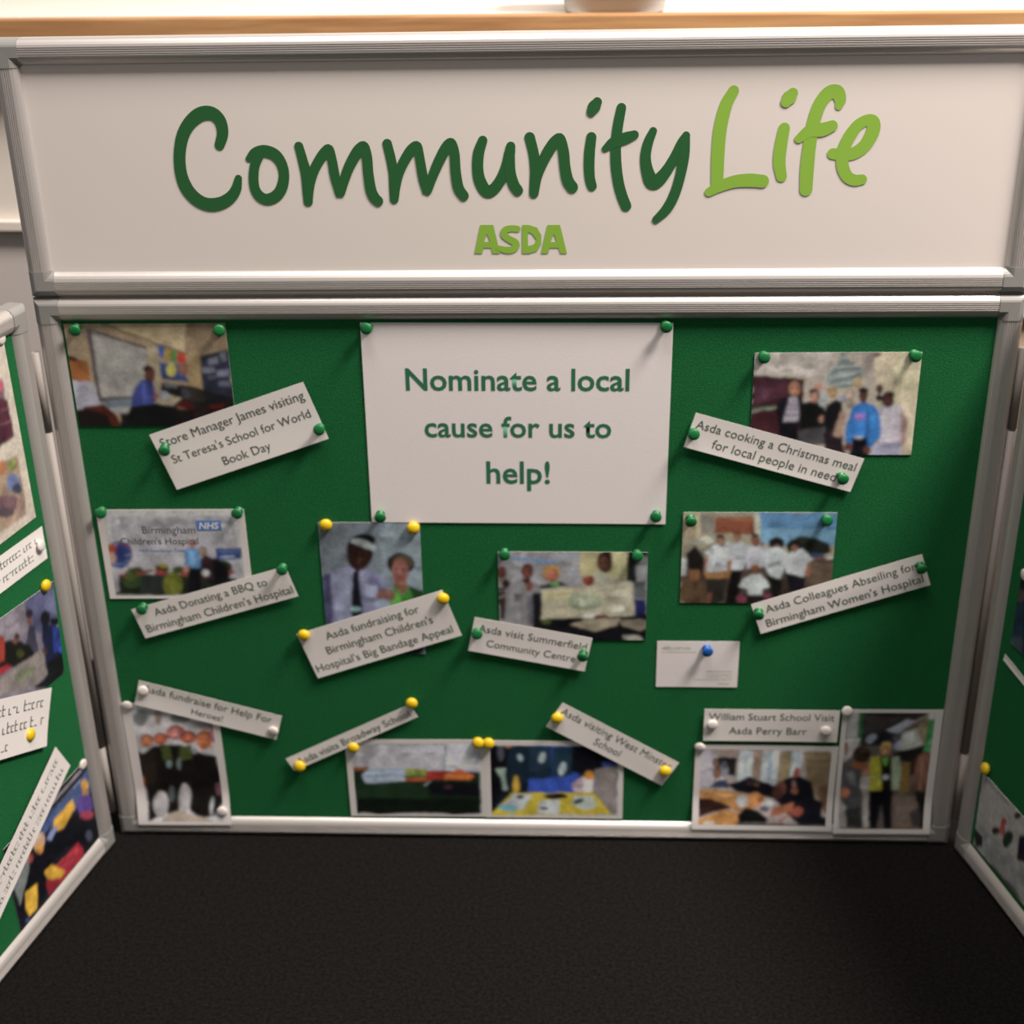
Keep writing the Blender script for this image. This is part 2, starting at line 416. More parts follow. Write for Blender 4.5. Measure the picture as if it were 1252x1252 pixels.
  ('e','#a08050',(.484,.372,.03,0,.002,.042)),
  ('e','#b88f6a',(.485,.39,.025,0,.002,.048),0.8),
  ('e','#b88f6a',(.483,.391,.021,0,.002,.043)),
  ('e','#b88f6a',(.48,.392,.011,0,.001,.016),1.15),
  ('e','#b88f6a',(.475,.386,.005,0,0,.005),0.38),
  ('e','#b88f6a',(.494,.386,.005,0,0,.005),0.38),
  ('e','#b88f6a',(.486,.413,.009,0,0,.005),0.55),
  ('e','#b88f6a',(.487,.433,.013,0,0,.007),0.6),
  ('e','#b0a080',(.588,.392,.032,0,.002,.044)),
  ('e','#c0a08e',(.589,.411,.027,0,.003,.05),0.8),
  ('e','#c0a08e',(.586,.412,.023,0,.002,.045)),
  ('e','#c0a08e',(.583,.413,.011,0,.001,.017),1.15),
  ('e','#c0a08e',(.578,.406,.006,0,0,.006),0.38),
  ('e','#c0a08e',(.598,.407,.006,0,0,.006),0.38),
  ('e','#c0a08e',(.589,.436,.01,0,0,.005),0.55),
  ('e','#c0a08e',(.591,.456,.014,0,0,.007),0.6),
  ('e','#1c1216',(.669,.408,.026,0,.003,.049)),
  ('e','#5a342c',(.67,.429,.022,0,.003,.056),0.8),
  ('e','#5a342c',(.668,.43,.019,0,.003,.05)),
  ('e','#5a342c',(.665,.431,.009,0,.001,.019),1.15),
  ('e','#5a342c',(.661,.424,.005,0,0,.006),0.38),
  ('e','#5a342c',(.677,.424,.005,0,0,.006),0.38),
  ('e','#5a342c',(.671,.457,.008,0,0,.006),0.55),
  ('e','#5a342c',(.673,.48,.012,0,0,.008),0.6),
  ('e','#2e1a1a',(.824,.442,.036,0,.003,.054)),
  ('e','#5a3430',(.826,.464,.03,0,.004,.062),0.8),
  ('e','#5a3430',(.823,.466,.026,0,.003,.055)),
  ('e','#5a3430',(.82,.467,.013,0,.001,.021),1.15),
  ('e','#5a3430',(.813,.459,.006,0,0,.007),0.38),
  ('e','#5a3430',(.836,.459,.006,0,0,.007),0.38),
  ('e','#5a3430',(.827,.495,.011,0,0,.006),0.55),
  ('e','#5a3430',(.829,.52,.016,0,.001,.009),0.6),
  ('e','#c0b090',(.628,.279,.026,0,.002,.036)),
  ('e','#c09a70',(.629,.294,.022,0,.002,.042),0.8),
  ('e','#c09a70',(.627,.295,.018,0,.002,.037)),
  ('e','#c09a70',(.625,.296,.009,0,.001,.014),1.15),
  ('e','#c09a70',(.62,.291,.005,0,0,.005),0.38),
  ('e','#c09a70',(.637,.291,.005,0,0,.005),0.38),
  ('e','#c09a70',(.63,.315,.008,0,0,.004),0.55),
  ('e','#c09a70',(.631,.332,.012,0,0,.006),0.6)]),
 'abseil':('#bdb0ae','#a49480',[
  ('p','#5a86b0',(.495,-.003,1.009,-.004,1.021,.364,.873,.307,.516,.352)),
  ('p','#7098b8',(.509,.177,1.011,.19,1.012,.364,.516,.352)),
  ('p','#8a4a34',(.207,.051,.462,.059,.478,.243,.213,.236)),
  ('p','#985a40',(.216,.063,.452,.069,.454,.105,.217,.099)),
  ('p','#b4ac9c',(.457,.012,.499,.011,.514,.272,.479,.257)),
  ('p','#8a8078',(.11,.02,.2,.034,.206,.236,.125,.237)),
  ('p','#b09c80',(-.008,.02,.106,.02,.117,.28,.004,.325)),
  ('p','#c4bcb0',(.026,.347,.161,.263,.247,.336)),
  ('p','#8f8270',(.013,.354,.242,.341,.248,.53,.009,.531)),
  ('p','#22241e',(.682,.344,.766,.256,.872,.278,.958,.338,.985,.438,.838,.486,.704,.432)),
  ('e','#2c2e26',(.794,.292,.044,0,.002,.036)),
  ('e','#3a4a70',(.886,.471,.048,0,.002,.032)),
  ('e','#7a4a3c',(.914,.509,.044,0,.001,.021)),
  ('e','#b4aeb0',(.98,.509,.035,0,.001,.018)),
  ('e','#8a7a6a',(.987,.394,.022,0,.002,.035)),
  ('p','#4a3a34',(-.013,.531,1.016,.514,1.02,.764,1.034,1.021,-.007,1.029)),
  ('p','#5e4a3c',(.84,.527,1.004,.541,1.012,.764,.81,.826)),
  ('l','#7a6a5c',(.86,.571,1.001,.571),0.00064),
  ('l','#75665a',(.847,.661,1.006,.66),0.00064),
  ('p','#5e4430',(-.009,.741,.179,.739,.169,1.028,-.007,1.029)),
  ('p','#3a2c26',(.584,.737,.833,.735,.769,.886,.593,.963)),
  ('p','#1c1816',(.038,.457,.089,.361,.145,.486,.155,.665,.047,.635)),
  ('p','#8a5a3a',(.054,.623,.129,.627,.13,.747,.058,.74)),
  ('p','#bab6b6',(-.008,.517,.036,.502,.034,.695,-.009,.699)),
  ('p','#9a6048',(.154,.486,.187,.501,.183,.664,.157,.687)),
  ('p','#9a6048',(.303,.515,.338,.507,.337,.679,.306,.679)),
  ('p','#c0bcc0',(.143,.427,.225,.353,.304,.327,.342,.367,.338,.5,.303,.53,.304,.652,.17,.644,.174,.486)),
  ('p','#aaa6ac',(.221,.501,.292,.5,.296,.634,.225,.634)),
  ('e','#9a6a56',(.255,.312,.028,0,.002,.064)),
  ('e','#2a1c18',(.254,.273,.026,0,.001,.026)),
  ('p','#9a6a40',(.156,.647,.334,.643,.327,.727,.174,.721)),
  ('p','#2a2420',(.174,.724,.31,.724,.285,.989,.182,.989)),
  ('p','#7a4a38',(.183,.89,.215,.89,.213,1.004,.182,1.005)),
  ('p','#b9b6bc',(.33,.338,.391,.316,.448,.367,.44,.5,.413,.621,.331,.629,.335,.485)),
  ('e','#98664e',(.359,.282,.025,0,.002,.053)),
  ('e','#5a3a2c',(.358,.243,.025,0,.001,.02)),
  ('p','#12100f',(.336,.626,.413,.618,.395,.889,.376,1.026,.295,1.027)),
  ('p','#bbb3bd',(.437,.37,.498,.345,.561,.396,.557,.514,.539,.595,.438,.621,.428,.485)),
  ('e','#8a5240',(.481,.301,.026,0,.003,.067)),
  ('e','#3a2018',(.479,.247,.026,0,.001,.02)),
  ('e','#8a6a5a',(.524,.337,.018,0,.001,.029)),
  ('e','#1a1616',(.618,.334,.054,0,.003,.07)),
  ('e','#7a4a3c',(.626,.369,.016,0,.001,.026)),
  ('p','#b9b8bc',(.562,.399,.64,.373,.697,.439,.681,.617,.657,.729,.601,.71,.549,.573)),
  ('p','#8a888e',(.568,.558,.664,.528,.658,.587,.57,.603)),
  ('p','#14120f',(.573,.689,.665,.724,.67,.963,.611,.963)),
  ('p','#9a5f48',(.82,.554,.857,.554,.85,.698,.82,.688)),
  ('p','#c4c0c4',(.678,.487,.721,.424,.79,.395,.862,.515,.829,.56,.816,.709,.695,.664)),
  ('e','#1c1614',(.734,.354,.046,0,.003,.062)),
  ('e','#8a5a48',(.741,.383,.024,0,.002,.047)),
  ('p','#14121a',(.695,.662,.822,.706,.827,.886,.725,.902)),
  ('p','#c2c0c0',(.419,.73,.466,.678,.53,.677,.578,.752,.592,.815,.553,.835,.546,.906,.457,.907,.45,.836,.389,.816)),
  ('e','#7a4a38',(.495,.621,.028,0,.002,.063)),
  ('e','#a8785c',(.494,.585,.027,0,.001,.027)),
  ('p','#1a1618',(.408,.907,.582,.903,.586,1.009,.434,1.01)),
  ('e','#7a3048',(.409,.953,.038,0,.001,.04)),
  ('e','#7a3048',(.583,.921,.029,0,.001,.027)),
  ('e','#2a1c18',(.255,.306,.027,0,.001,.043)),
  ('e','#9a6a56',(.255,.324,.023,0,.002,.049),0.8),
  ('e','#9a6a56',(.253,.325,.019,0,.001,.044)),
  ('e','#9a6a56',(.25,.326,.01,0,.001,.017),1.15),
  ('e','#9a6a56',(.246,.32,.005,0,0,.005),0.38),
  ('e','#9a6a56',(.263,.32,.005,0,0,.005),0.38),
  ('e','#9a6a56',(.255,.348,.008,0,0,.005),0.55),
  ('e','#9a6a56',(.257,.368,.012,0,0,.007),0.6),
  ('e','#5a3a2c',(.359,.275,.025,0,.001,.038)),
  ('e','#98664e',(.36,.291,.021,0,.001,.043),0.8),
  ('e','#98664e',(.357,.292,.018,0,.001,.039)),
  ('e','#98664e',(.355,.293,.009,0,.001,.015),1.15),
  ('e','#98664e',(.351,.287,.004,0,0,.005),0.38),
  ('e','#98664e',(.367,.287,.004,0,0,.005),0.38),
  ('e','#98664e',(.36,.312,.007,0,0,.004),0.55),
  ('e','#98664e',(.361,.33,.011,0,0,.006),0.6),
  ('e','#3a2018',(.481,.292,.026,0,.002,.048)),
  ('e','#8a5240',(.482,.312,.022,0,.002,.055),0.8),
  ('e','#8a5240',(.479,.313,.018,0,.002,.049)),
  ('e','#8a5240',(.477,.314,.009,0,.001,.019),1.15),
  ('e','#8a5240',(.473,.307,.005,0,0,.006),0.38),
  ('e','#8a5240',(.489,.307,.005,0,0,.006),0.38),
  ('e','#8a5240',(.482,.339,.008,0,0,.006),0.55),
  ('e','#8a5240',(.484,.361,.011,0,0,.008),0.6),
  ('e','#1c1614',(.741,.372,.025,0,.002,.038)),
  ('e','#8a5a48',(.741,.387,.021,0,.002,.043),0.8),
  ('e','#8a5a48',(.739,.388,.018,0,.002,.039)),
  ('e','#8a5a48',(.737,.389,.009,0,.001,.015),1.15),
  ('e','#8a5a48',(.733,.384,.004,0,0,.005),0.38),
  ('e','#8a5a48',(.749,.384,.004,0,0,.005),0.38),
  ('e','#8a5a48',(.742,.409,.007,0,0,.004),0.55),
  ('e','#8a5a48',(.743,.427,.011,0,0,.006),0.6),
  ('e','#7a4a38',(.496,.63,.023,0,.002,.05),0.8),
  ('e','#7a4a38',(.493,.631,.019,0,.002,.045)),
  ('e','#7a4a38',(.491,.632,.01,0,.001,.017),1.15),
  ('e','#7a4a38',(.486,.626,.005,0,0,.006),0.38),
  ('e','#7a4a38',(.504,.626,.005,0,0,.006),0.38),
  ('e','#7a4a38',(.496,.655,.008,0,0,.005),0.55),
  ('e','#7a4a38',(.497,.675,.012,0,0,.007),0.6)]),
 'heroes':('#a89a94','#ab9d9c',[
  ('p','#b2a4a4',(.084,.032,.979,.056,.927,.96,.035,.992)),
  ('e','#6d6868',(.184,.122,.069,0,-.014,.067)),
  ('e','#8a6a60',(.372,.109,.039,0,-.015,.077)),
  ('e','#6f6a6a',(.591,.124,.105,0,-.009,.046)),
  ('e','#857874',(.794,.179,.099,0,-.005,.026)),
  ('e','#7a7070',(.857,.198,.099,0,-.004,.023)),
  ('e','#b0643e',(.212,.306,.07,0,-.011,.055)),
  ('e','#b85a3a',(.364,.293,.079,0,-.009,.047)),
  ('e','#c07068',(.528,.238,.102,0,-.011,.057)),
  ('e','#b0543a',(.644,.279,.086,0,-.01,.055)),
  ('e','#b8623a',(.809,.297,.089,0,-.014,.079)),
  ('e','#b86a78',(.929,.252,.056,0,-.012,.068)),
  ('e','#8a3a34',(.496,.277,.083,0,-.003,.016)),
  ('e','#6a3028',(.681,.302,.033,0,-.005,.026)),
  ('e','#c8784a',(.826,.374,.066,0,-.007,.04)),
  ('p','#120e0c',(.074,.38,.152,.422,.265,.356,.367,.343,.55,.342,.689,.394,.769,.414,.923,.433,.943,.66,.933,.823,.834,.926,.742,.944,.658,.941,.565,.893,.538,.715,.446,.893,.321,.924,.309,.812,.208,.939,.115,.975,.117,.717,.079,.516)),
  ('p','#241a14',(.113,.449,.29,.395,.254,.663,.125,.717)),
  ('p','#3f451c',(.345,.369,.451,.34,.447,.488,.364,.488)),
  ('p','#454b1f',(.545,.368,.666,.342,.652,.46,.525,.474)),
  ('e','#7a8a88',(.41,.508,.027,0,-.006,.032)),
  ('e','#5a5c58',(.512,.501,.02,0,-.01,.053)),
  ('e','#8a8890',(.689,.394,.027,0,-.005,.026)),
  ('e','#b0a2a0',(.261,.842,.078,0,-.02,.102)),
  ('e','#a89a98',(.526,.783,.061,0,-.021,.112)),
  ('e','#4a4a48',(.387,.757,.034,0,-.013,.068)),
  ('e','#a8a0a0',(.808,.857,.017,0,-.013,.076)),
  ('e','#b0a8ac',(.847,.396,.066,0,-.005,.026)),
  ('e','#b0582a',(.071,.476,.02,0,-.017,.083)),
  ('e','#a8502a',(.098,.652,.024,0,-.012,.057)),
  ('p','#a08878',(.243,.977,.322,.922,.465,.882,.594,.92,.823,.967,.803,.988)),
  ('e','#6a4048',(.9,.714,.037,0,-.009,.054)),
  ('e','#6a4030',(.214,.295,.067,0,-.008,.041)),
  ('e','#b0643e',(.211,.312,.057,0,-.009,.046),0.8),
  ('e','#b0643e',(.205,.313,.048,0,-.008,.042)),
  ('e','#b0643e',(.198,.314,.024,0,-.003,.016),1.15),
  ('e','#b0643e',(.189,.308,.012,0,-.001,.005),0.38),
  ('e','#b0643e',(.232,.308,.012,0,-.001,.005),0.38),
  ('e','#b0643e',(.204,.335,.02,0,-.001,.005),0.55),
  ('e','#b0643e',(.202,.354,.03,0,-.001,.007),0.6),
  ('e','#5a3428',(.366,.283,.07,0,-.007,.036)),
  ('e','#b85a3a',(.363,.298,.06,0,-.008,.041),0.8),
  ('e','#b85a3a',(.356,.299,.05,0,-.007,.037)),
  ('e','#b85a3a',(.35,.3,.025,0,-.003,.014),1.15),
  ('e','#b85a3a',(.339,.295,.013,0,-.001,.005),0.38),
  ('e','#b85a3a',(.385,.295,.013,0,-.001,.005),0.38),
  ('e','#b85a3a',(.357,.319,.021,0,-.001,.004),0.55),
  ('e','#b85a3a',(.355,.335,.032,0,-.001,.006),0.6),
  ('e','#7a3c34',(.53,.229,.081,0,-.008,.043)),
  ('e','#c07068',(.526,.247,.069,0,-.009,.049),0.8),
  ('e','#c07068',(.519,.248,.058,0,-.008,.044)),
  ('e','#c07068',(.511,.249,.029,0,-.003,.017),1.15),
  ('e','#c07068',(.499,.243,.015,0,-.001,.005),0.38),
  ('e','#c07068',(.552,.243,.015,0,-.001,.005),0.38),
  ('e','#c07068',(.52,.271,.025,0,-.001,.005),0.55),
  ('e','#c07068',(.518,.291,.036,0,-.001,.007),0.6),
  ('e','#4a2a22',(.65,.268,.078,0,-.007,.04)),
  ('e','#b0543a',(.646,.284,.066,0,-.008,.046),0.8),
  ('e','#b0543a',(.639,.285,.056,0,-.008,.041)),
  ('e','#b0543a',(.632,.286,.028,0,-.003,.016),1.15),
  ('e','#b0543a',(.621,.281,.014,0,-.001,.005),0.38),
  ('e','#b0543a',(.671,.281,.014,0,-.001,.005),0.38),
  ('e','#b0543a',(.64,.308,.024,0,-.001,.005),0.55),
  ('e','#b0543a',(.639,.326,.035,0,-.001,.007),0.6),
  ('e','#6a4434',(.812,.283,.081,0,-.01,.054)),
  ('e','#b8623a',(.808,.306,.069,0,-.011,.062),0.8),
  ('e','#b8623a',(.8,.307,.058,0,-.01,.055)),
  ('e','#b8623a',(.793,.308,.029,0,-.004,.021),1.15),
  ('e','#b8623a',(.781,.301,.015,0,-.001,.007),0.38),
  ('e','#b8623a',(.833,.301,.015,0,-.001,.007),0.38),
  ('e','#b8623a',(.8,.337,.025,0,-.001,.006),0.55),
  ('e','#b8623a',(.798,.362,.036,0,-.002,.009),0.6),
  ('e','#6a3a40',(.931,.241,.052,0,-.008,.047)),
  ('e','#b86a78',(.928,.261,.044,0,-.009,.054),0.8),
  ('e','#b86a78',(.923,.262,.037,0,-.008,.048)),
  ('e','#b86a78',(.918,.263,.018,0,-.003,.019),1.15),
  ('e','#b86a78',(.911,.256,.009,0,-.001,.006),0.38),
  ('e','#b86a78',(.944,.256,.009,0,-.001,.006),0.38),
  ('e','#b86a78',(.922,.288,.016,0,-.001,.005),0.55),
  ('e','#b86a78',(.919,.31,.023,0,-.001,.008),0.6)]),
 'table':('#a89a96','#b4a8a6',[
  ('p','#aea2a8',(.058,.064,.971,.059,.956,.955,.034,.969)),
  ('p','#b8aeb6',(.729,.063,.971,.061,.963,.419,.713,.421)),
  ('l','#5a5458',(.058,.069,.717,.063),0.00097),
  ('l','#84808a',(.727,.071,.703,.366),0.00226),
  ('p','#8a4a24',(.046,.344,.171,.354,.151,.403,.045,.404)),
  ('p','#122013',(.045,.399,.966,.408,.96,.955,.036,.969)),
  ('p','#182a18',(.056,.559,.579,.554,.572,.756,.046,.761)),
  ('p','#0a100a',(.043,.772,.96,.752,.959,.96,.036,.969)),
  ('p','#0c0c12',(.566,.555,.962,.551,.961,.73,.598,.711)),
  ('p','#9a9fb0',(.108,.458,.17,.376,.419,.357,.416,.529,.343,.548,.13,.572)),
  ('l','#6f7ca4',(.163,.403,.412,.379),0.00081),
  ('l','#c0c4cc',(.137,.436,.404,.416),0.00097),
  ('l','#6f7ca4',(.135,.48,.402,.456),0.00081),
  ('l','#b8bcc8',(.133,.514,.357,.501),0.00097),
  ('p','#b0aeb4',(.331,.534,.37,.485,.417,.494,.412,.538)),
  ('p','#8a8a3a',(.422,.365,.572,.373,.572,.461,.418,.467)),
  ('p','#2f5a2a',(.418,.456,.572,.455,.571,.488,.417,.489)),
  ('p','#a84a24',(.417,.489,.606,.483,.604,.528,.416,.534)),
  ('p','#8a2018',(.571,.411,.713,.394,.71,.509,.58,.523)),
  ('p','#c05a20',(.706,.447,.807,.371,.921,.452,.889,.512,.704,.514)),
  ('l','#d88a30',(.73,.465,.878,.475),0.00097),
  ('l','#a03018',(.743,.431,.855,.42),0.00097),
  ('l','#8a9088',(.553,.588,.598,.543),0.00194),
  ('e','#3a1c28',(.726,.609,.032,0,-.001,.027))]),
 'shirts':('#a89a96','#b4a8a6',[
  ('p','#0f1620',(.03,.061,.96,.05,.952,.943,.028,.965)),
  ('p','#1f3a8a',(.358,.062,.684,.055,.647,.626,.321,.633)),
  ('p','#10202c',(.168,.093,.478,.076,.49,.463,.302,.538,.182,.637)),
  ('p','#1a2c3c',(.325,.09,.478,.078,.481,.345,.329,.395)),
  ('p','#152a38',(.488,.087,.632,.073,.626,.46,.494,.463)),
  ('p','#0a0b12',(.632,.056,.841,.068,.882,.336,.712,.411,.626,.394)),
  ('p','#0a0a10',(.036,.096,.168,.093,.142,.637,.032,.882)),
  ('e','#8a949c',(.262,.22,.017,-.012,.009,.044)),
  ('e','#a0a4a8',(.416,.217,.022,.014,-.014,.066)),
  ('e','#a8acb0',(.563,.355,.025,.012,-.013,.087)),
  ('p','#2444a0',(.322,.49,.488,.487,.686,.411,.667,.662,.315,.662)),
  ('p','#8a9488',(.079,.365,.152,.34,.166,.637,.135,.642,.124,.471)),
  ('e','#b88a20',(.229,.564,.024,-.001,-.001,.115)),
  ('p','#7a6a68',(.791,.362,.95,.276,.952,.943,.915,.944,.779,.623)),
  ('p','#2a3a80',(.842,.255,.94,.265,.941,.311,.849,.318)),
  ('p','#b09098',(.627,.543,.725,.434,.794,.48,.782,.683,.647,.655)),
  ('p','#c0b4b8',(.712,.482,.778,.457,.777,.647,.713,.649)),
  ('e','#c07a20',(.754,.433,.032,-.001,0,.062)),
  ('p','#b89a1c',(.192,.672,.782,.647,.921,.943,.028,.965)),
  ('p','#b0acb0',(.221,.679,.348,.7,.266,.881,.096,.861)),
  ('p','#b4b0b0',(.394,.764,.543,.749,.535,.948,.377,.932)),
  ('p','#b4b2aa',(.647,.698,.78,.695,.81,.839,.734,.894,.631,.824)),
  ('p','#6aa0ac',(.099,.819,.236,.841,.208,.931,.109,.885)),
  ('e','#2a3a3a',(.68,.775,.04,-.027,.006,.032)),
  ('e','#20202c',(.427,.872,.032,-.001,0,.019)),
  ('e','#0e0c10',(.514,.706,.082,-.002,0,.039)),
  ('e','#3a2420',(.258,.726,.029,-.001,0,.024)),
  ('e','#48464c',(.121,.164,.021,0,-.001,.094)),
  ('e','#a86a50',(.177,.065,.026,-.001,0,.023))]),
 'office':('#a89c98','#b0a6a0',[
  ('p','#a08c88',(.026,.045,.961,.067,.976,.974,.041,.962)),
  ('p','#aea0a8',(.026,.048,.159,.061,.14,.504,.038,.507)),
  ('p','#8a746c',(.097,.047,.316,.06,.311,.15,.162,.154)),
  ('p','#1c1816',(.162,.151,.295,.158,.295,.378,.169,.351)),
  ('p','#b8b8bc',(.315,.072,.402,.073,.413,.39,.341,.456,.311,.426)),
  ('l','#9aa0ac',(.356,.082,.366,.422),0.00094),
  ('p','#8a6f60',(.402,.073,.475,.071,.472,.404,.413,.398)),
  ('p','#b8b8bc',(.473,.068,.527,.07,.528,.471,.471,.412)),
  ('p','#8f9cac',(.521,.07,.543,.07,.545,.486,.524,.464)),
  ('p','#bcbcbe',(.543,.07,.593,.074,.586,.47,.547,.501)),
  ('p','#8a7458',(.593,.071,.681,.059,.675,.406,.587,.477)),
  ('p','#bcbec4',(.679,.051,.752,.057,.738,.279,.671,.406)),
  ('l','#8f9cac',(.729,.065,.719,.276),0.00094),
  ('p','#7a6248',(.755,.062,.961,.067,.989,.854,.888,.639,.794,.38)),
  ('p','#6a4a34',(.888,.485,.978,.452,.989,.854,.92,.731)),
  ('e','#7a5648',(.149,.222,.026,-.001,.002,.058)),
  ('e','#8a5a40',(.162,.333,.032,-.001,.002,.064)),
  ('e','#7a7880',(.208,.312,.03,-.001,.003,.082)),
  ('e','#4a4a54',(.209,.243,.021,-.001,.002,.045)),
  ('p','#121018',(.236,.479,.323,.438,.39,.372,.463,.419,.517,.449,.572,.501,.673,.383,.741,.363,.837,.44,.87,.639,.93,.684,.921,.825,.976,.854,.973,.956,.771,.939,.694,.831,.579,.647,.381,.583,.301,.554)),
  ('p','#39405f',(.111,.508,.172,.43,.238,.422,.251,.525)),
  ('e','#2a2024',(.41,.436,.044,-.001,.002,.052)),
  ('e','#5a3a30',(.452,.473,.021,-.001,.001,.028)),
  ('e','#8a3f30',(.719,.324,.024,-.001,.003,.064)),
  ('e','#6a3a30',(.626,.515,.035,-.001,.004,.08)),
  ('e','#4a2820',(.602,.569,.035,-.001,.004,.077)),
  ('e','#8a6058',(.714,.489,.014,0,.004,.077)),
  ('e','#8a5040',(.717,.551,.026,-.001,.002,.046)),
  ('p','#a8703c',(.033,.55,.176,.542,.382,.591,.459,.744,.319,.797,.255,.749,.136,.644,.036,.64)),
  ('p','#b87f48',(.062,.556,.185,.549,.312,.608,.224,.641)),
  ('p','#2a1410',(.036,.643,.136,.644,.275,.752,.043,.857)),
  ('p','#b0743a',(.037,.884,.229,.773,.342,.809,.327,.957,.037,.963)),
  ('p','#b0703c',(.382,.606,.451,.558,.522,.649,.459,.747,.396,.748)),
  ('e','#8a5030',(.482,.65,.023,-.001,.001,.031)),
  ('e','#b8b0b0',(.35,.672,.037,-.025,.017,.07)),
  ('e','#bcb4b4',(.541,.695,.034,-.001,.002,.034)),
  ('e','#5a5060',(.513,.758,.035,-.001,.002,.034)),
  ('p','#0a0a0c',(.325,.825,.38,.749,.461,.775,.541,.866,.525,.917,.327,.916)),
  ('p','#a05a3a',(.583,.74,.716,.69,.714,.776,.544,.854)),
  ('e','#98483a',(.747,.782,.041,-.001,.003,.053)),
  ('l','#8a4a38',(.626,.88,.702,.807),0.00236),
  ('l','#a05a48',(.584,.928,.645,.914),0.00165),
  ('p','#55504c',(.315,.917,.974,.93,.971,.977,.308,.963)),
  ('e','#c8b8a8',(.119,.929,.045,-.001,.001,.028)),
  ('e','#2a1c18',(.149,.212,.025,-.001,.001,.042)),
  ('e','#7a5648',(.149,.23,.022,-.001,.002,.047),0.8),
  ('e','#7a5648',(.147,.231,.018,0,.002,.043)),
  ('e','#7a5648',(.145,.232,.009,0,.001,.016),1.15),
  ('e','#7a5648',(.14,.226,.005,0,0,.005),0.38),
  ('e','#7a5648',(.157,.225,.005,0,0,.005),0.38),
  ('e','#7a5648',(.149,.253,.008,0,0,.005),0.55),
  ('e','#7a5648',(.151,.273,.011,0,0,.007),0.6),
  ('e','#3a2820',(.161,.32,.03,-.001,.002,.044)),
  ('e','#8a5a40',(.162,.339,.025,-.001,.002,.051),0.8),
  ('e','#8a5a40',(.159,.34,.021,-.001,.002,.046)),
  ('e','#8a5a40',(.157,.341,.011,0,.001,.018),1.15),
  ('e','#8a5a40',(.152,.335,.005,0,0,.006),0.38),
  ('e','#8a5a40',(.171,.334,.005,0,0,.006),0.38),
  ('e','#8a5a40',(.162,.364,.009,0,0,.005),0.55),
  ('e','#8a5a40',(.164,.385,.013,0,0,.007),0.6)]),
 'hivis':('#a89c98','#aaa09c',[
  ('p','#5a4c48',(-.004,-.001,.874,.013,.979,.995,.083,.992)),
  ('p','#2a2224',(.195,.016,.863,.017,.768,.08,.517,.179,.354,.293,.214,.294)),
  ('p','#3a3032',(.233,.056,.6,.063,.424,.153,.239,.19)),
  ('p','#9a96a0',(.459,.166,.647,.08,.742,.089,.564,.199)),
  ('e','#8f8f9a',(.315,.236,.049,-.025,.024,.028)),
  ('p','#a8a298',(.623,.183,.777,.14,.866,.268,.65,.334,.541,.315)),
  ('p','#bcb6b2',(.63,.197,.737,.169,.75,.25,.631,.278)),
  ('p','#8a7458',(.751,.147,.865,.031,.879,.277,.832,.279)),
  ('l','#a08a7c',(.664,.125,.861,.035),0.00127),
  ('p','#3a8a48',(.862,.079,.928,.079,.934,.322,.849,.333)),
  ('p','#b0a8a0',(.847,.017,.918,.017,.928,.079,.862,.079)),
  ('l','#a8b0a8',(.887,.277,.946,.222),0.00106),
  ('p','#a09694',(.011,.001,.175,.011,.178,.23,.049,.231)),
  ('p','#2f6a3a',(.16,.019,.22,.02,.22,.285,.177,.285)),
  ('p','#22202a',(.292,.293,.428,.184,.615,.206,.573,.26,.443,.293)),
  ('e','#5a5860',(.569,.233,.045,0,.003,.023)),
  ('p','#7f80a8',(.543,.287,.619,.269,.603,.314,.552,.315)),
  ('p','#aea29e',(.02,.236,.203,.235,.178,.326,.09,.431,.039,.432)),
  ('e','#8a5a48',(.071,.317,.025,0,.007,.055)),
  ('p','#1c1814',(.536,.356,.855,.281,.846,.368,.732,.428,.639,.41)),
  ('p','#7a5a28',(.642,.444,.733,.423,.758,.666,.655,.693)),
  ('p','#2a241c',(.731,.423,.812,.368,.798,.496,.744,.552)),
  ('p','#6a5448',(.568,.703,.831,.711,.828,.919,.977,.995,.586,.998)),
  ('p','#705c52',(.639,.721,.799,.73,.78,.91,.646,.93)),
  ('p','#a4968f',(.238,.546,.343,.536,.352,.695,.363,.952,.282,.952)),
  ('p','#9a8c86',(.071,.744,.135,.8,.142,.953,.084,.954)),
  ('p','#70645e',(.083,.949,.625,.95,.632,.996,.086,.992)),
  ('p','#4a4648',(.056,.505,.148,.44,.26,.509,.243,.611,.285,.705,.305,.947,.135,.948,.136,.791,.075,.706)),
  ('p','#6a6462',(.1,.51,.178,.5,.217,.63,.146,.612)),
  ('p','#2a2828',(.126,.819,.272,.799,.302,.947,.135,.948)),
  ('e','#8a5030',(.234,.455,.081,0,.004,.033)),
  ('e','#2a1c14',(.234,.364,.092,0,.008,.066)),
  ('e','#4a3624',(.246,.325,.056,0,.004,.027)),
  ('e','#b86a4c',(.103,.68,.048,0,.005,.043)),
  ('p','#9a6248',(.242,.514,.325,.435,.402,.443,.365,.504,.273,.541)),
  ('p','#a89a1c',(.33,.389,.42,.37,.468,.554,.474,.671,.351,.659,.33,.555)),
  ('p','#c8b830',(.365,.545,.456,.554,.467,.647,.36,.639)),
  ('l','#a8a468',(.342,.545,.463,.559),0.00169),
  ('p','#14100f',(.43,.377,.548,.388,.578,.679,.473,.68)),
  ('p','#6aa03a',(.443,.388,.515,.388,.502,.461,.476,.452)),
  ('p','#9aa080',(.545,.397,.614,.376,.654,.497,.643,.66,.577,.661)),
  ('l','#b4b4a4',(.581,.397,.611,.646),0.00106),
  ('e','#b08050',(.469,.32,.054,0,.008,.056)),
  ('e','#a0603f',(.472,.342,.038,0,.004,.031)),
  ('e','#c09a60',(.47,.283,.049,0,.003,.022)),
  ('e','#b8b0b8',(.503,.546,.034,0,.003,.02)),
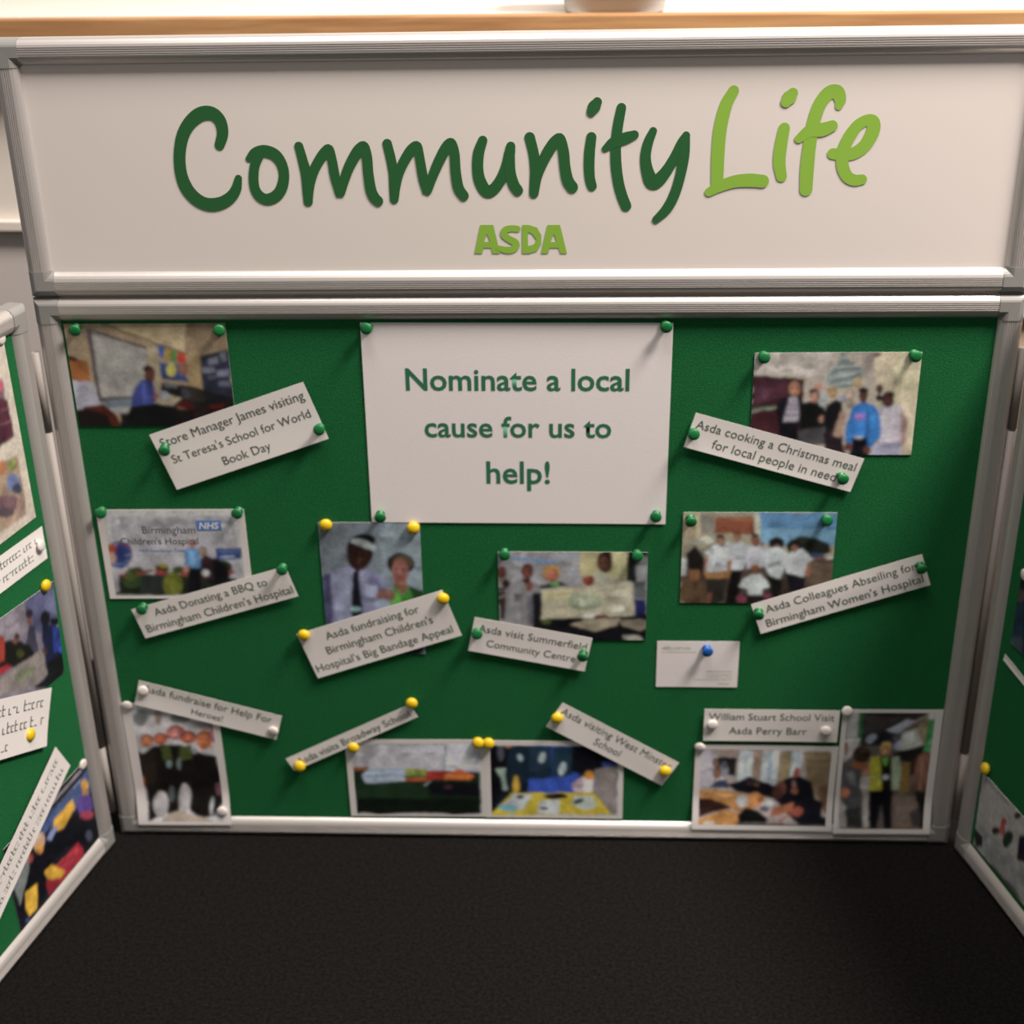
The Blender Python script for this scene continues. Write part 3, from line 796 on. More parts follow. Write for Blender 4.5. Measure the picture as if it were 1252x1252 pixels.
  ('p','#0a0a12',(.36,.667,.588,.667,.609,.957,.526,.958,.488,.769,.445,.959,.363,.95)),
  ('p','#7a4a3a',(.806,.361,.931,.338,.957,.542,.919,.677,.785,.647,.784,.478)),
  ('l','#a07866',(.849,.386,.855,.645),0.00169),
  ('l','#94604c',(.902,.367,.905,.607),0.00148),
  ('p','#1c1614',(.806,.664,.944,.674,.961,.952,.808,.924,.769,.834,.866,.795)),
  ('e','#3a3232',(.843,.871,.057,0,.01,.067)),
  ('p','#8a8078',(.941,.691,.999,.7,1.022,.99,.965,.99)),
  ('e','#c09a60',(.469,.316,.05,0,.005,.036)),
  ('e','#b07848',(.471,.331,.043,0,.006,.041),0.8),
  ('e','#b07848',(.466,.332,.036,0,.005,.037)),
  ('e','#b07848',(.462,.333,.018,0,.002,.014),1.15),
  ('e','#b07848',(.453,.328,.009,0,.001,.005),0.38),
  ('e','#b07848',(.486,.328,.009,0,.001,.005),0.38),
  ('e','#b07848',(.472,.352,.015,0,.001,.004),0.55),
  ('e','#b07848',(.476,.369,.022,0,.001,.006),0.6)]),
 'L3':('#b8aaa0','#6a6068',[
  ('p','#7a6c70',(-.09,.07,-.063,-.101,.677,-.041,.679,.321,.436,.273,-.117,.243)),
  ('p','#4c4862',(.677,-.036,.902,-.04,1.037,-.007,1.022,.43,.789,.419,.665,.269)),
  ('p','#5c5a74',(.882,.02,.998,.095,.987,.342,.872,.244)),
  ('p','#3a3440',(.682,.261,.741,.322,.748,.58,.593,.53)),
  ('e','#201820',(.703,.156,.035,.023,-.007,.045)),
  ('e','#6a3c2c',(.698,.236,.028,.02,-.005,.034)),
  ('p','#15162e',(.826,.36,.949,.44,1.002,.525,1.045,.817,1.087,1.003,.797,1.004,.767,.808,.806,.622,.801,.459)),
  ('e','#121018',(.862,.316,.051,.035,-.011,.077)),
  ('e','#101016',(.954,.405,.043,.03,-.006,.039)),
  ('p','#1a2a68',(.92,.436,.991,.495,.982,.749,.908,.728)),
  ('e','#2a3090',(1,.751,.033,.024,-.006,.04)),
  ('e','#4a2c24',(.804,.631,.032,.023,-.006,.039)),
  ('p','#0c0c10',(.834,.75,1.037,.833,1.084,1.023,.796,1.013)),
  ('p','#14120f',(.318,.229,.42,.241,.528,.303,.67,.461,.708,.583,.5,.566,.285,.447)),
  ('e','#3a2020',(.546,.29,.026,.018,-.005,.032)),
  ('e','#6a4038',(.526,.317,.029,.021,-.004,.024)),
  ('e','#3a3a18',(.557,.473,.04,.029,-.006,.038)),
  ('p','#8a2a1c',(.292,.13,.381,.153,.426,.205,.394,.426,.251,.401)),
  ('p','#9a2028',(.241,.465,.407,.467,.456,.534,.231,.528)),
  ('p','#7a6a62',(.127,.549,.765,.582,.802,.662,.809,.882,.641,.884,.088,.801)),
  ('e','#6a6a50',(.579,.699,.112,.016,.021,.06)),
  ('p','#0c0a0e',(.641,.889,.813,.896,1.087,1.003,.813,1.059)),
  ('p','#7c7076',(.088,.801,.116,.621,.641,.884,.742,1.223))]),
 'L6':('#b0a49a','#16161e',[
  ('p','#1c1418',(1.017,-.003,1.002,.077,.393,.103,.393,.01)),
  ('l','#8f8084',(.973,.067,.435,.076),0.00379),
  ('p','#3a4a70',(.989,.142,1.056,.251,.951,.453,.485,.301,.22,.241,.354,.115,.666,.16)),
  ('l','#8f98a8',(.903,.167,.531,.163),0.00117),
  ('l','#20263c',(.801,.173,.363,.162),0.00146),
  ('p','#7a7898',(1.018,.153,1.059,.215,1.109,.972,1.043,.857,1.012,.461)),
  ('p','#0c0c12',(.699,.39,.975,.659,1.077,1.142,.818,1.043,.775,.832,.605,.672,.368,.702,.305,.975,.092,.976,.002,.975,.037,.714,.175,.468,.429,.39)),
  ('p','#c08a1c',(.773,.268,.792,.376,.615,.469,.51,.368,.542,.252)),
  ('e','#c08a30',(.936,.261,.045,.048,-.011,.055)),
  ('e','#a87030',(.927,.339,.034,.037,-.008,.042)),
  ('e','#4a3070',(.902,.469,.089,.099,-.019,.101)),
  ('e','#8a2838',(.902,.601,.079,.089,-.009,.046)),
  ('p','#707898',(.5,.319,.585,.377,.476,.444,.432,.375)),
  ('e','#b08a70',(.352,.31,.052,.08,-.045,.068)),
  ('e','#b87a30',(.346,.388,.039,.046,-.011,.056)),
  ('e','#8a3024',(.237,.382,.029,.035,-.009,.046)),
  ('p','#8a1424',(.744,.785,.821,1.026,.349,.991,.331,.812,.511,.757)),
  ('p','#a02434',(.68,.8,.763,.897,.555,.929,.495,.836)),
  ('l','#b04830',(.733,.842,.473,.751),0.00117),
  ('p','#c08a18',(.341,.678,.428,.687,.563,.939,.498,.942,.366,.807)),
  ('p','#c8941c',(.119,.656,.249,.708,.207,.969,.115,.949,.095,.826)),
  ('p','#c07a3a',(1.018,.707,1.069,.723,1.114,1.061,1.033,1.029)),
  ('e','#8aa050',(1.056,.679,.036,.039,-.009,.047)),
  ('p','#70726c',(.001,.368,.238,.242,.2,.479,.051,.732)),
  ('e','#2a3a6a',(.092,.976,.029,.037,-.005,.025)),
  ('e','#3a3c48',(.884,.858,.041,.048,-.009,.05))]),
 'L1':('#bcae9c','#b8a488',[
  ('p','#6a4a48',(.313,-.053,.078,.788,.932,.169,.947,.211,.934,.282,.947,.503,.844,.505,.141,.566)),
  ('p','#4a2028',(.222,.272,.906,.27,.949,.297,.948,.499,.845,.501,.141,.566)),
  ('l','#7a4a4c',(.889,.334,.955,.35),0.00156),
  ('l','#7a4a4c',(.87,.403,.95,.417),0.00156),
  ('e','#a04050',(.922,.209,.017,.007,-.007,.028)),
  ('p','#96785a',(.141,.566,.821,.591,.945,.61,.946,.863,.932,.943,.729,.937,.058,.863)),
  ('e','#7a7a3a',(.893,.636,.029,.014,-.009,.033)),
  ('e','#a0603a',(.82,.618,.028,.014,-.011,.041)),
  ('e','#5a6078',(.88,.733,.047,.024,-.012,.046)),
  ('e','#3c3c4a',(.9,.781,.035,.018,-.008,.029)),
  ('e','#6a4a48',(.813,.816,.081,.043,-.011,.042)),
  ('e','#4a3a3a',(.778,.85,.068,.037,-.007,.025)),
  ('e','#8a6a58',(.9,.887,.035,.019,-.013,.051))]),
 'R1':('#6a6064','#0a0c14',[
  ('e','#2a2020',(.045,.287,.09,-.063,.014,.072)),
  ('p','#20242c',(-.054,.982,.157,.657,.244,1.09,.022,1.094)),
  ('p','#0c1424',(-.073,.618,.086,.299,.179,.765,-.038,.927))]),
 'R2':('#8a8084','#7a7074',[
  ('p','#6a6468',(.016,.67,.621,.56,.874,.871,-.018,1.043)),
  ('p','#1a1618',(-.033,.809,.105,.764,.115,.9,.027,.99)),
  ('e','#14140f',(.251,.526,.044,-.051,.007,.047)),
  ('e','#14141a',(.465,.059,.036,-.041,.006,.043)),
  ('e','#7a2824',(.327,.31,.032,-.037,.007,.046)),
  ('e','#7a3030',(.324,.424,.035,-.041,.01,.069)),
  ('e','#102016',(.401,.462,.056,-.049,-.011,.125)),
  ('p','#180e1c',(.519,.274,.642,.098,.718,.41,.533,.574)),
  ('l','#3a3030',(.08,.061,.348,.048),0.00157),
  ('p','#3a3438',(.113,1.003,.258,.975,.554,.933,.681,.964,.568,1.028,.286,1.057))]),
}
PINS=[
 ('green','M',-0.4289,0.5993),
 ('green','M',-0.2896,0.5972),
 ('green','M',-0.3573,0.4761),
 ('green','M',-0.2001,0.4970),
 ('green','M',-0.1469,0.5987),
 ('green','M',0.1348,0.6002),
 ('green','M',-0.1463,0.4025),
 ('green','M',0.1319,0.4029),
 ('green','M',-0.4317,0.4053),
 ('green','M',-0.2907,0.4057),
 ('green','M',-0.4022,0.2958),
 ('green','M',-0.2504,0.3428),
 ('green','M',-0.0213,0.3598),
 ('green','M',0.1133,0.3588),
 ('green','M',-0.0517,0.2679),
 ('green','M',0.0600,0.2431),
 ('green','M',0.2284,0.5693),
 ('green','M',0.3692,0.5705),
 ('green','M',0.1647,0.4919),
 ('green','M',0.3115,0.4459),
 ('green','M',0.1659,0.3989),
 ('green','M',0.3005,0.3989),
 ('green','M',0.2399,0.2942),
 ('green','M',0.3979,0.3482),
 ('yellow','M',-0.2028,0.3908),
 ('yellow','M',-0.1137,0.3875),
 ('yellow','M',-0.2347,0.2632),
 ('yellow','M',-0.0861,0.3076),
 ('yellow','M',-0.2526,0.0960),
 ('yellow','M',-0.1244,0.1797),
 ('yellow','M',-0.1918,0.1201),
 ('yellow','M',-0.0542,0.1276),
 ('yellow','M',-0.0428,0.1271),
 ('yellow','M',0.0319,0.1623),
 ('yellow','M',0.1498,0.0949),
 ('blue','M',0.1886,0.2483),
 ('clear','M',-0.4163,0.1916),
 ('clear','M',-0.2787,0.1410),
 ('clear','M',-0.4370,0.1710),
 ('clear','M',-0.3461,0.0337),
 ('clear','M',0.1985,0.1547),
 ('clear','M',0.3203,0.1477),
 ('clear','M',0.1869,0.1241),
 ('clear','M',0.3410,0.1718),
 ('clear','L',-0.0514,0.6066),
 ('clear','L',-0.0501,0.3934),
 ('yellow','L',-0.0528,0.3501),
 ('yellow','L',-0.1230,0.2191),
 ('clear','L',-0.0417,0.1272),
 ('yellow','R',0.0369,0.1293),
 ('clear','R',0.0495,0.3643),
]
STROKES=[
 ('C',[(-0.2721,0.7693,0.0045),(-0.2684,0.7791,0.0051),(-0.2688,0.7889,0.0055),(-0.2731,0.7954,0.0059),(-0.2797,0.7978,0.0063),(-0.2882,0.7959,0.0063),(-0.2974,0.7888,0.0059),(-0.3046,0.7783,0.0056),(-0.3088,0.7656,0.0054),(-0.3104,0.7539,0.0054),(-0.3100,0.7421,0.0057),(-0.3067,0.7308,0.0061),(-0.3002,0.7220,0.0061),(-0.2923,0.7169,0.0061),(-0.2839,0.7156,0.0062),(-0.2745,0.7177,0.0058),(-0.2661,0.7230,0.0053),(-0.2607,0.7304,0.0046),(-0.2579,0.7395,0.0033)]),
 ('o',[(-0.2465,0.7569,0.0031),(-0.2406,0.7617,0.0048),(-0.2321,0.7637,0.0055),(-0.2228,0.7605,0.0055),(-0.2172,0.7525,0.0050),(-0.2157,0.7419,0.0048),(-0.2187,0.7307,0.0051),(-0.2247,0.7232,0.0053),(-0.2331,0.7201,0.0052),(-0.2397,0.7230,0.0050),(-0.2436,0.7303,0.0046),(-0.2438,0.7404,0.0045),(-0.2416,0.7510,0.0044),(-0.2366,0.7603,0.0043)]),
 ('m',[(-0.2000,0.7677,0.0041),(-0.1974,0.7551,0.0045),(-0.1952,0.7424,0.0050),(-0.1950,0.7286,0.0049),(-0.1954,0.7178,0.0043)]),
 ('m',[(-0.1954,0.7178,0.0041),(-0.1929,0.7328,0.0045),(-0.1881,0.7455,0.0045),(-0.1820,0.7555,0.0047),(-0.1765,0.7621,0.0049),(-0.1727,0.7652,0.0041),(-0.1707,0.7559,0.0043),(-0.1691,0.7412,0.0045),(-0.1669,0.7305,0.0043),(-0.1654,0.7246,0.0039),(-0.1616,0.7347,0.0043),(-0.1563,0.7474,0.0047),(-0.1491,0.7594,0.0051),(-0.1444,0.7651,0.0051),(-0.1406,0.7672,0.0043),(-0.1387,0.7578,0.0047),(-0.1383,0.7430,0.0047),(-0.1368,0.7281,0.0050),(-0.1340,0.7212,0.0050),(-0.1309,0.7179,0.0048)]),
 ('m',[(-0.1197,0.7693,0.0043),(-0.1172,0.7565,0.0045),(-0.1154,0.7428,0.0045),(-0.1155,0.7301,0.0045),(-0.1159,0.7194,0.0040)]),
 ('m',[(-0.1159,0.7194,0.0040),(-0.1139,0.7322,0.0045),(-0.1097,0.7449,0.0045),(-0.1033,0.7564,0.0047),(-0.0974,0.7642,0.0049),(-0.0924,0.7674,0.0038),(-0.0908,0.7563,0.0043),(-0.0888,0.7405,0.0045),(-0.0865,0.7299,0.0043),(-0.0852,0.7265,0.0038),(-0.0805,0.7383,0.0043),(-0.0747,0.7509,0.0047),(-0.0684,0.7624,0.0049),(-0.0645,0.7681,0.0047),(-0.0613,0.7694,0.0040),(-0.0592,0.7602,0.0045),(-0.0587,0.7445,0.0047),(-0.0567,0.7297,0.0049),(-0.0521,0.7222,0.0047)]),
 ('u',[(-0.0335,0.7714,0.0042),(-0.0376,0.7597,0.0050),(-0.0386,0.7457,0.0051),(-0.0366,0.7346,0.0055),(-0.0308,0.7257,0.0056),(-0.0238,0.7286,0.0052),(-0.0167,0.7385,0.0050),(-0.0118,0.7502,0.0050),(-0.0096,0.7594,0.0049),(-0.0084,0.7661,0.0041)]),
 ('u',[(-0.0096,0.7594,0.0047),(-0.0093,0.7432,0.0050),(-0.0062,0.7320,0.0050),(-0.0027,0.7267,0.0049)]),
 ('n',[(0.0087,0.7737,0.0047),(0.0121,0.7593,0.0047),(0.0134,0.7453,0.0048),(0.0128,0.7336,0.0046),(0.0120,0.7239,0.0043)]),
 ('n',[(0.0120,0.7239,0.0043),(0.0143,0.7383,0.0050),(0.0195,0.7505,0.0049),(0.0262,0.7626,0.0052),(0.0321,0.7704,0.0051),(0.0362,0.7726,0.0042),(0.0389,0.7613,0.0049),(0.0403,0.7474,0.0049),(0.0427,0.7357,0.0052),(0.0468,0.7292,0.0053)]),
 ('i',[(0.0638,0.7734,0.0045),(0.0623,0.7600,0.0048),(0.0620,0.7475,0.0048),(0.0628,0.7370,0.0046),(0.0647,0.7301,0.0044)]),
 ('i',[(0.0687,0.8037,0.0042),(0.0661,0.7997,0.0056),(0.0636,0.7954,0.0042)]),
 ('t',[(0.0901,0.7986,0.0042),(0.0872,0.7824,0.0046),(0.0857,0.7660,0.0047),(0.0862,0.7494,0.0049),(0.0885,0.7336,0.0049),(0.0919,0.7214,0.0049),(0.0959,0.7118,0.0048)]),
 ('t',[(0.0760,0.7632,0.0029),(0.0838,0.7686,0.0050),(0.0942,0.7723,0.0052),(0.1020,0.7751,0.0040)]),
 ('y',[(0.1186,0.7783,0.0035),(0.1144,0.7678,0.0044),(0.1124,0.7554,0.0048),(0.1143,0.7434,0.0055),(0.1188,0.7334,0.0066),(0.1246,0.7349,0.0061),(0.1317,0.7433,0.0051),(0.1387,0.7552,0.0046),(0.1445,0.7676,0.0044),(0.1480,0.7742,0.0035)]),
 ('y',[(0.1480,0.7742,0.0035),(0.1468,0.7572,0.0048),(0.1440,0.7384,0.0046),(0.1393,0.7216,0.0047),(0.1328,0.7088,0.0047),(0.1234,0.6992,0.0035)]),
 ('L',[(0.1881,0.8121,0.0047),(0.1822,0.8003,0.0054),(0.1781,0.7807,0.0058),(0.1770,0.7593,0.0058),(0.1772,0.7391,0.0056),(0.1772,0.7289,0.0050)]),
 ('L',[(0.1705,0.7238,0.0040),(0.1799,0.7289,0.0050),(0.1928,0.7331,0.0056),(0.2059,0.7342,0.0060),(0.2180,0.7332,0.0058)]),
 ('i',[(0.2343,0.7795,0.0050),(0.2324,0.7646,0.0055),(0.2319,0.7502,0.0055),(0.2347,0.7372,0.0048)]),
 ('i',[(0.2397,0.8095,0.0047),(0.2371,0.8059,0.0063),(0.2345,0.8022,0.0047)]),
 ('f',[(0.2808,0.7980,0.0033),(0.2815,0.8035,0.0051),(0.2781,0.8102,0.0060),(0.2707,0.8091,0.0060),(0.2639,0.7995,0.0057),(0.2598,0.7842,0.0057),(0.2577,0.7644,0.0058),(0.2570,0.7443,0.0061),(0.2574,0.7253,0.0057)]),
 ('f',[(0.2479,0.7704,0.0039),(0.2568,0.7769,0.0055),(0.2681,0.7782,0.0060),(0.2762,0.7812,0.0050)]),
 ('e',[(0.2787,0.7570,0.0049),(0.2872,0.7562,0.0052),(0.2972,0.7572,0.0055),(0.3066,0.7642,0.0058),(0.3121,0.7752,0.0060),(0.3123,0.7834,0.0057),(0.3078,0.7862,0.0049),(0.2993,0.7821,0.0051),(0.2923,0.7719,0.0055),(0.2880,0.7598,0.0055),(0.2882,0.7469,0.0055),(0.2931,0.7370,0.0052),(0.3000,0.7335,0.0051),(0.3065,0.7340,0.0046)]),
 ('S',[(-0.0036,0.6914,0.0030),(-0.0094,0.6919,0.0030),(-0.0150,0.6901,0.0032),(-0.0159,0.6857,0.0032),(-0.0113,0.6820,0.0032),(-0.0058,0.6788,0.0034),(-0.0051,0.6750,0.0032),(-0.0089,0.6720,0.0032),(-0.0149,0.6719,0.0031),(-0.0216,0.6738,0.0025)]),
]
POLYLETTERS=[
 ('A',[[(-0.0437,0.6686),(-0.0376,0.6953),(-0.0256,0.6953),(-0.0198,0.6684),(-0.0270,0.6685),(-0.0280,0.6738),(-0.0352,0.6739),(-0.0365,0.6685)],[(-0.0347,0.6795),(-0.0317,0.6870),(-0.0288,0.6795)]]),
 ('D',[[(0.0009,0.6951),(0.0074,0.6950),(0.0146,0.6925),(0.0185,0.6855),(0.0184,0.6770),(0.0144,0.6706),(0.0072,0.6683),(0.0005,0.6683)],[(0.0060,0.6883),(0.0099,0.6868),(0.0139,0.6813),(0.0119,0.6770),(0.0062,0.6753)]]),
 ('A',[[(0.0180,0.6682),(0.0242,0.6949),(0.0357,0.6949),(0.0422,0.6681),(0.0360,0.6681),(0.0343,0.6735),(0.0263,0.6735),(0.0246,0.6682)],[(0.0269,0.6791),(0.0299,0.6866),(0.0328,0.6791)]]),
]

# ---------------------------------------------------------------- helpers
def lin(h):
    h = h.lstrip('#')
    c = np.array([int(h[i:i+2], 16) / 255 for i in (0, 2, 4)])
    return np.where(c <= 0.04045, c / 12.92, ((c + 0.055) / 1.055) ** 2.4)

def mat(name, col, rough=0.6, metal=0.0, bump=0.0, scale=200.0, var=0.0, spec=0.5, coat=0.0, vscale=None, aniso=None):
    m = bpy.data.materials.new(name); m.use_nodes = True
    nt = m.node_tree; b = nt.nodes['Principled BSDF']
    c = lin(col) if isinstance(col, str) else np.array(col)
    b.inputs['Base Color'].default_value = (*c, 1)
    b.inputs['Roughness'].default_value = rough
    b.inputs['Metallic'].default_value = metal
    b.inputs['Specular IOR Level'].default_value = spec
    b.inputs['Coat Weight'].default_value = coat
    b.inputs['Coat Roughness'].default_value = 0.25
    if var or bump:
        tc = nt.nodes.new('ShaderNodeTexCoord')
        mp = nt.nodes.new('ShaderNodeMapping')
        nt.links.new(tc.outputs['Object'], mp.inputs['Vector'])
        if aniso: mp.inputs['Scale'].default_value = aniso
        if var:
            n = nt.nodes.new('ShaderNodeTexNoise'); n.inputs['Scale'].default_value = vscale or scale
            n.inputs['Detail'].default_value = 6
            nt.links.new(mp.outputs['Vector'], n.inputs['Vector'])
            r = nt.nodes.new('ShaderNodeValToRGB')
            r.color_ramp.elements[0].position = 0.3; r.color_ramp.elements[1].position = 0.7
            r.color_ramp.elements[0].color = (*(c * (1 - var)), 1)
            r.color_ramp.elements[1].color = (*np.minimum(c * (1 + var), 1), 1)
            nt.links.new(n.outputs['Fac'], r.inputs['Fac'])
            nt.links.new(r.outputs['Color'], b.inputs['Base Color'])
        if bump:
            n2 = nt.nodes.new('ShaderNodeTexNoise'); n2.inputs['Scale'].default_value = scale
            n2.inputs['Detail'].default_value = 4
            nt.links.new(mp.outputs['Vector'], n2.inputs['Vector'])
            bp = nt.nodes.new('ShaderNodeBump'); bp.inputs['Strength'].default_value = bump
            bp.inputs['Distance'].default_value = 0.002
            nt.links.new(n2.outputs['Fac'], bp.inputs['Height'])
            nt.links.new(bp.outputs['Normal'], b.inputs['Normal'])
    return m

M = dict(
    felt=mat('green_felt', (0.010, 0.118, 0.036), 0.95, bump=0.5, scale=900, var=0.22, vscale=500, spec=0.15),
    alu=mat('anodised_aluminium', (0.58, 0.55, 0.53), 0.40, metal=0.6),
    cap=mat('grey_plastic', (0.25, 0.25, 0.238), 0.45),
    white=mat('white_laminate', (0.74, 0.685, 0.645), 0.45, bump=0.03, scale=700),
    dark_letter=mat('dark_green_vinyl', (0.017, 0.108, 0.028), 0.5),
    light_letter=mat('light_green_vinyl', (0.25, 0.46, 0.055), 0.5),
    paper=mat('white_paper', (0.80, 0.755, 0.755), 0.7, bump=0.04, scale=400),
    laminate=mat('laminated_paper', (0.80, 0.765, 0.745), 0.22, spec=0.6),
    gloss=mat('photo_paper', (0.80, 0.77, 0.76), 0.35),
    ink=mat('grey_green_ink', (0.075, 0.105, 0.085), 0.6),
    ink_green=mat('green_ink', (0.022, 0.155, 0.082), 0.6),
    ink_lime=mat('lime_ink', (0.22, 0.34, 0.12), 0.6),
    ink_grey=mat('grey_ink', (0.10, 0.09, 0.10), 0.6),
    ink_blue=mat('blue_ink', (0.10, 0.22, 0.55), 0.6),
    ink_white=mat('white_ink', (0.75, 0.75, 0.8), 0.6),
    pin_green=mat('green_plastic', (0.006, 0.135, 0.036), 0.42),
    pin_yellow=mat('yellow_plastic', (0.66, 0.45, 0.01), 0.4),
    pin_blue=mat('blue_plastic', (0.010, 0.085, 0.33), 0.4),
    pin_clear=mat('white_plastic', (0.66, 0.62, 0.59), 0.2),
    carpet=mat('charcoal_carpet', (0.0064, 0.0056, 0.0052), 1.0, bump=0.7, scale=420, var=0.55, vscale=260, spec=0.1),
    wall=mat('cream_wall_paint', (0.74, 0.68, 0.60), 0.8, bump=0.06, scale=120),
    counter=mat('cream_counter_panel', (0.76, 0.70, 0.635), 0.6),
    counter_grey=mat('grey_counter_panel', (0.58, 0.53, 0.51), 0.6),
    tan=mat('tan_plinth', (0.45, 0.35, 0.25), 0.7),
    tub=mat('pale_grey_plastic', (0.50, 0.50, 0.49), 0.5),
    hinge=mat('hinge_plastic', (0.29, 0.265, 0.245), 0.65),
)
# pine edge with long grain
def pine():
    m = bpy.data.materials.new('pine_wood'); m.use_nodes = True
    nt = m.node_tree; b = nt.nodes['Principled BSDF']; b.inputs['Roughness'].default_value = 0.5
    tc = nt.nodes.new('ShaderNodeTexCoord'); mp = nt.nodes.new('ShaderNodeMapping')
    mp.inputs['Scale'].default_value = (3.0, 30.0, 45.0); mp.inputs['Rotation'].default_value = (0, math.radians(7), 0)
    n = nt.nodes.new('ShaderNodeTexNoise'); n.inputs['Scale'].default_value = 1.6; n.inputs['Detail'].default_value = 5
    n.inputs['Distortion'].default_value = 1.2
    r = nt.nodes.new('ShaderNodeValToRGB')
    r.color_ramp.elements[0].position = 0.3; r.color_ramp.elements[1].position = 0.7
    r.color_ramp.elements[0].color = (0.33, 0.16, 0.065, 1); r.color_ramp.elements[1].color = (0.50, 0.285, 0.125, 1)
    nt.links.new(tc.outputs['Object'], mp.inputs['Vector']); nt.links.new(mp.outputs['Vector'], n.inputs['Vector'])
    nt.links.new(n.outputs['Fac'], r.inputs['Fac']); nt.links.new(r.outputs['Color'], b.inputs['Base Color'])
    return m
M['pine'] = pine()

def print_material():
    m = bpy.data.materials.new('photo_print'); m.use_nodes = True
    nt = m.node_tree; b = nt.nodes['Principled BSDF']; b.inputs['Roughness'].default_value = 0.42; b.inputs['Specular IOR Level'].default_value = 0.3
    a = nt.nodes.new('ShaderNodeVertexColor'); a.layer_name = 'print'
    nt.links.new(a.outputs['Color'], b.inputs['Base Color'])
    return m
M['print'] = print_material()

def mesh(name, verts, faces, material, smooth=False):
    me = bpy.data.meshes.new(name); me.from_pydata([tuple(v) for v in verts], [], faces); me.update()
    if material: me.materials.append(M[material])
    if smooth:
        for p in me.polygons: p.use_smooth = True
    return me

def link(name, me, parent=None, mw=None):
    o = bpy.data.objects.new(name, me); COL.objects.link(o)
    if parent is not None: o.parent = parent
    if mw is not None: o.matrix_local = mw
    return o

def tag(o, label=None, cat=None, group=None, kind=None):
    for k, v in (('label', label), ('category', cat), ('group', group), ('kind', kind)):
        if v: o[k] = v
    return o

def box_bm(bm, x0, x1, y0, y1, z0, z1):
    c = [bm.verts.new((x, y, z)) for x in (x0, x1) for y in (y0, y1) for z in (z0, z1)]
    for f in ((0,1,3,2),(4,6,7,5),(0,4,5,1),(2,3,7,6),(0,2,6,4),(1,5,7,3)): bm.faces.new([c[i] for i in f])

def box(name, x0, x1, y0, y1, z0, z1, material, parent=None, mw=None, bevel=0.0):
    bm = bmesh.new(); box_bm(bm, x0, x1, y0, y1, z0, z1)
    bmesh.ops.recalc_face_normals(bm, faces=bm.faces)
    if bevel: bmesh.ops.bevel(bm, geom=bm.edges[:], offset=bevel, segments=2, affect='EDGES', profile=0.5)
    me = bpy.data.meshes.new(name); bm.to_mesh(me); bm.free(); me.materials.append(M[material])
    return link(name, me, parent, mw)

def lathe(name, prof, material, seg=24):
    # prof: (r, d) d = distance out of the board, towards -Y
    vs, fs = [], []
    n = len(prof)
    for i in range(seg):
        a = 2 * math.pi * i / seg
        for r, d in prof: vs.append((r * math.cos(a), -d, r * math.sin(a)))
    for i in range(seg):
        j = (i + 1) % seg
        for k in range(n - 1): fs.append((i*n+k, i*n+k+1, j*n+k+1, j*n+k))
    vs.append((0, -prof[-1][1], 0)); c = len(vs) - 1
    for i in range(seg): fs.append((i*n+n-1, c, ((i+1) % seg)*n+n-1))
    return mesh(name, vs, fs, material, True)

# ---------------------------------------------------------------- the setting
T = 0.0229            # width of the aluminium rails
H = 0.6284            # panel height
W2 = 0.4668           # half width of the centre panel
def plane_obj(name, verts, material):
    o = link(name, mesh(name, verts, [(0, 1, 2, 3)], material)); tag(o, kind='structure'); return o
plane_obj('floor', [(-4, -4, 0), (4, -4, 0), (4, 1.2, 0), (-4, 1.2, 0)], 'carpet')
plane_obj('wall_back', [(-4, 1.2, 0), (4, 1.2, 0), (4, 1.2, 2.8), (-4, 1.2, 2.8)], 'wall')

# counter behind the display: pine-edged white worktop on cream front panels
CY = 0.30
ct = bpy.data.objects.new('counter', None); COL.objects.link(ct); ct.location = (0.5, CY, 0); ct.rotation_euler = (0, 0, math.radians(-3.0))
tag(ct, 'cream counter with pine edged worktop standing behind the display board', 'counter')
def cpart(name, x0, x1, y0, y1, z0, z1, m, bevel=0.0):
    return box(name, x0 - 0.5, x1 - 0.5, y0, y1, z0, z1, m, ct, Matrix.Identity(4), bevel)
cpart('worktop', -2.6, 2.6, 0.004, 0.62, 0.806, 0.8485, 'counter')
cpart('edge_strip', -2.6, 2.6, -0.018, 0.0035, 0.806, 0.8505, 'pine', 0.002)
cpart('front_panel', -2.6, 2.6, 0.02, 0.05, 0.6185, 0.8055, 'counter')
cpart('panel_lip', -2.6, 2.6, 0.008, 0.05, 0.606, 0.618, 'counter', 0.001)
cpart('lower_panel', -2.6, 0.0, 0.02, 0.05, 0.0, 0.6055, 'counter_grey')
cpart('lower_panel', 0.001, 2.6, 0.02, 0.05, 0.51, 0.6055, 'counter')
cpart('plinth', 0.001, 2.6, 0.03, 0.05, 0.0, 0.5095, 'tan')

# pale grey tub standing at the worktop edge
def tub():
    vs, fs, seg = [], [], 40
    prof = [(0.040, 0.0), (0.043, 0.002), (0.052, 0.085), (0.056, 0.086), (0.056, 0.092), (0.050, 0.092), (0.041, 0.006), (0.0, 0.005)]
    n = len(prof)
    for i in range(seg):
        a = 2*math.pi*i/seg
        sx = abs(math.cos(a))**0.6*math.copysign(1, math.cos(a)); sy = abs(math.sin(a))**0.6*math.copysign(1, math.sin(a))
        for r, z in prof: vs.append((r*1.28*sx, r*1.0*sy, z))
    for i in range(seg):
        j = (i+1) % seg
        for k in range(n-1): fs.append((i*n+k, j*n+k, j*n+k+1, i*n+k+1))
    fs.append([i*n for i in range(seg)][::-1])
    return mesh('storage_tub', vs, fs, 'tub', True)
t = link('storage_tub', tub()); t.location = (0.0935, CY + 0.068, 0.8486); t.rotation_euler = (0, 0, math.radians(-3.0))
tag(t, 'pale grey plastic tub standing on the counter above the header', 'tub')

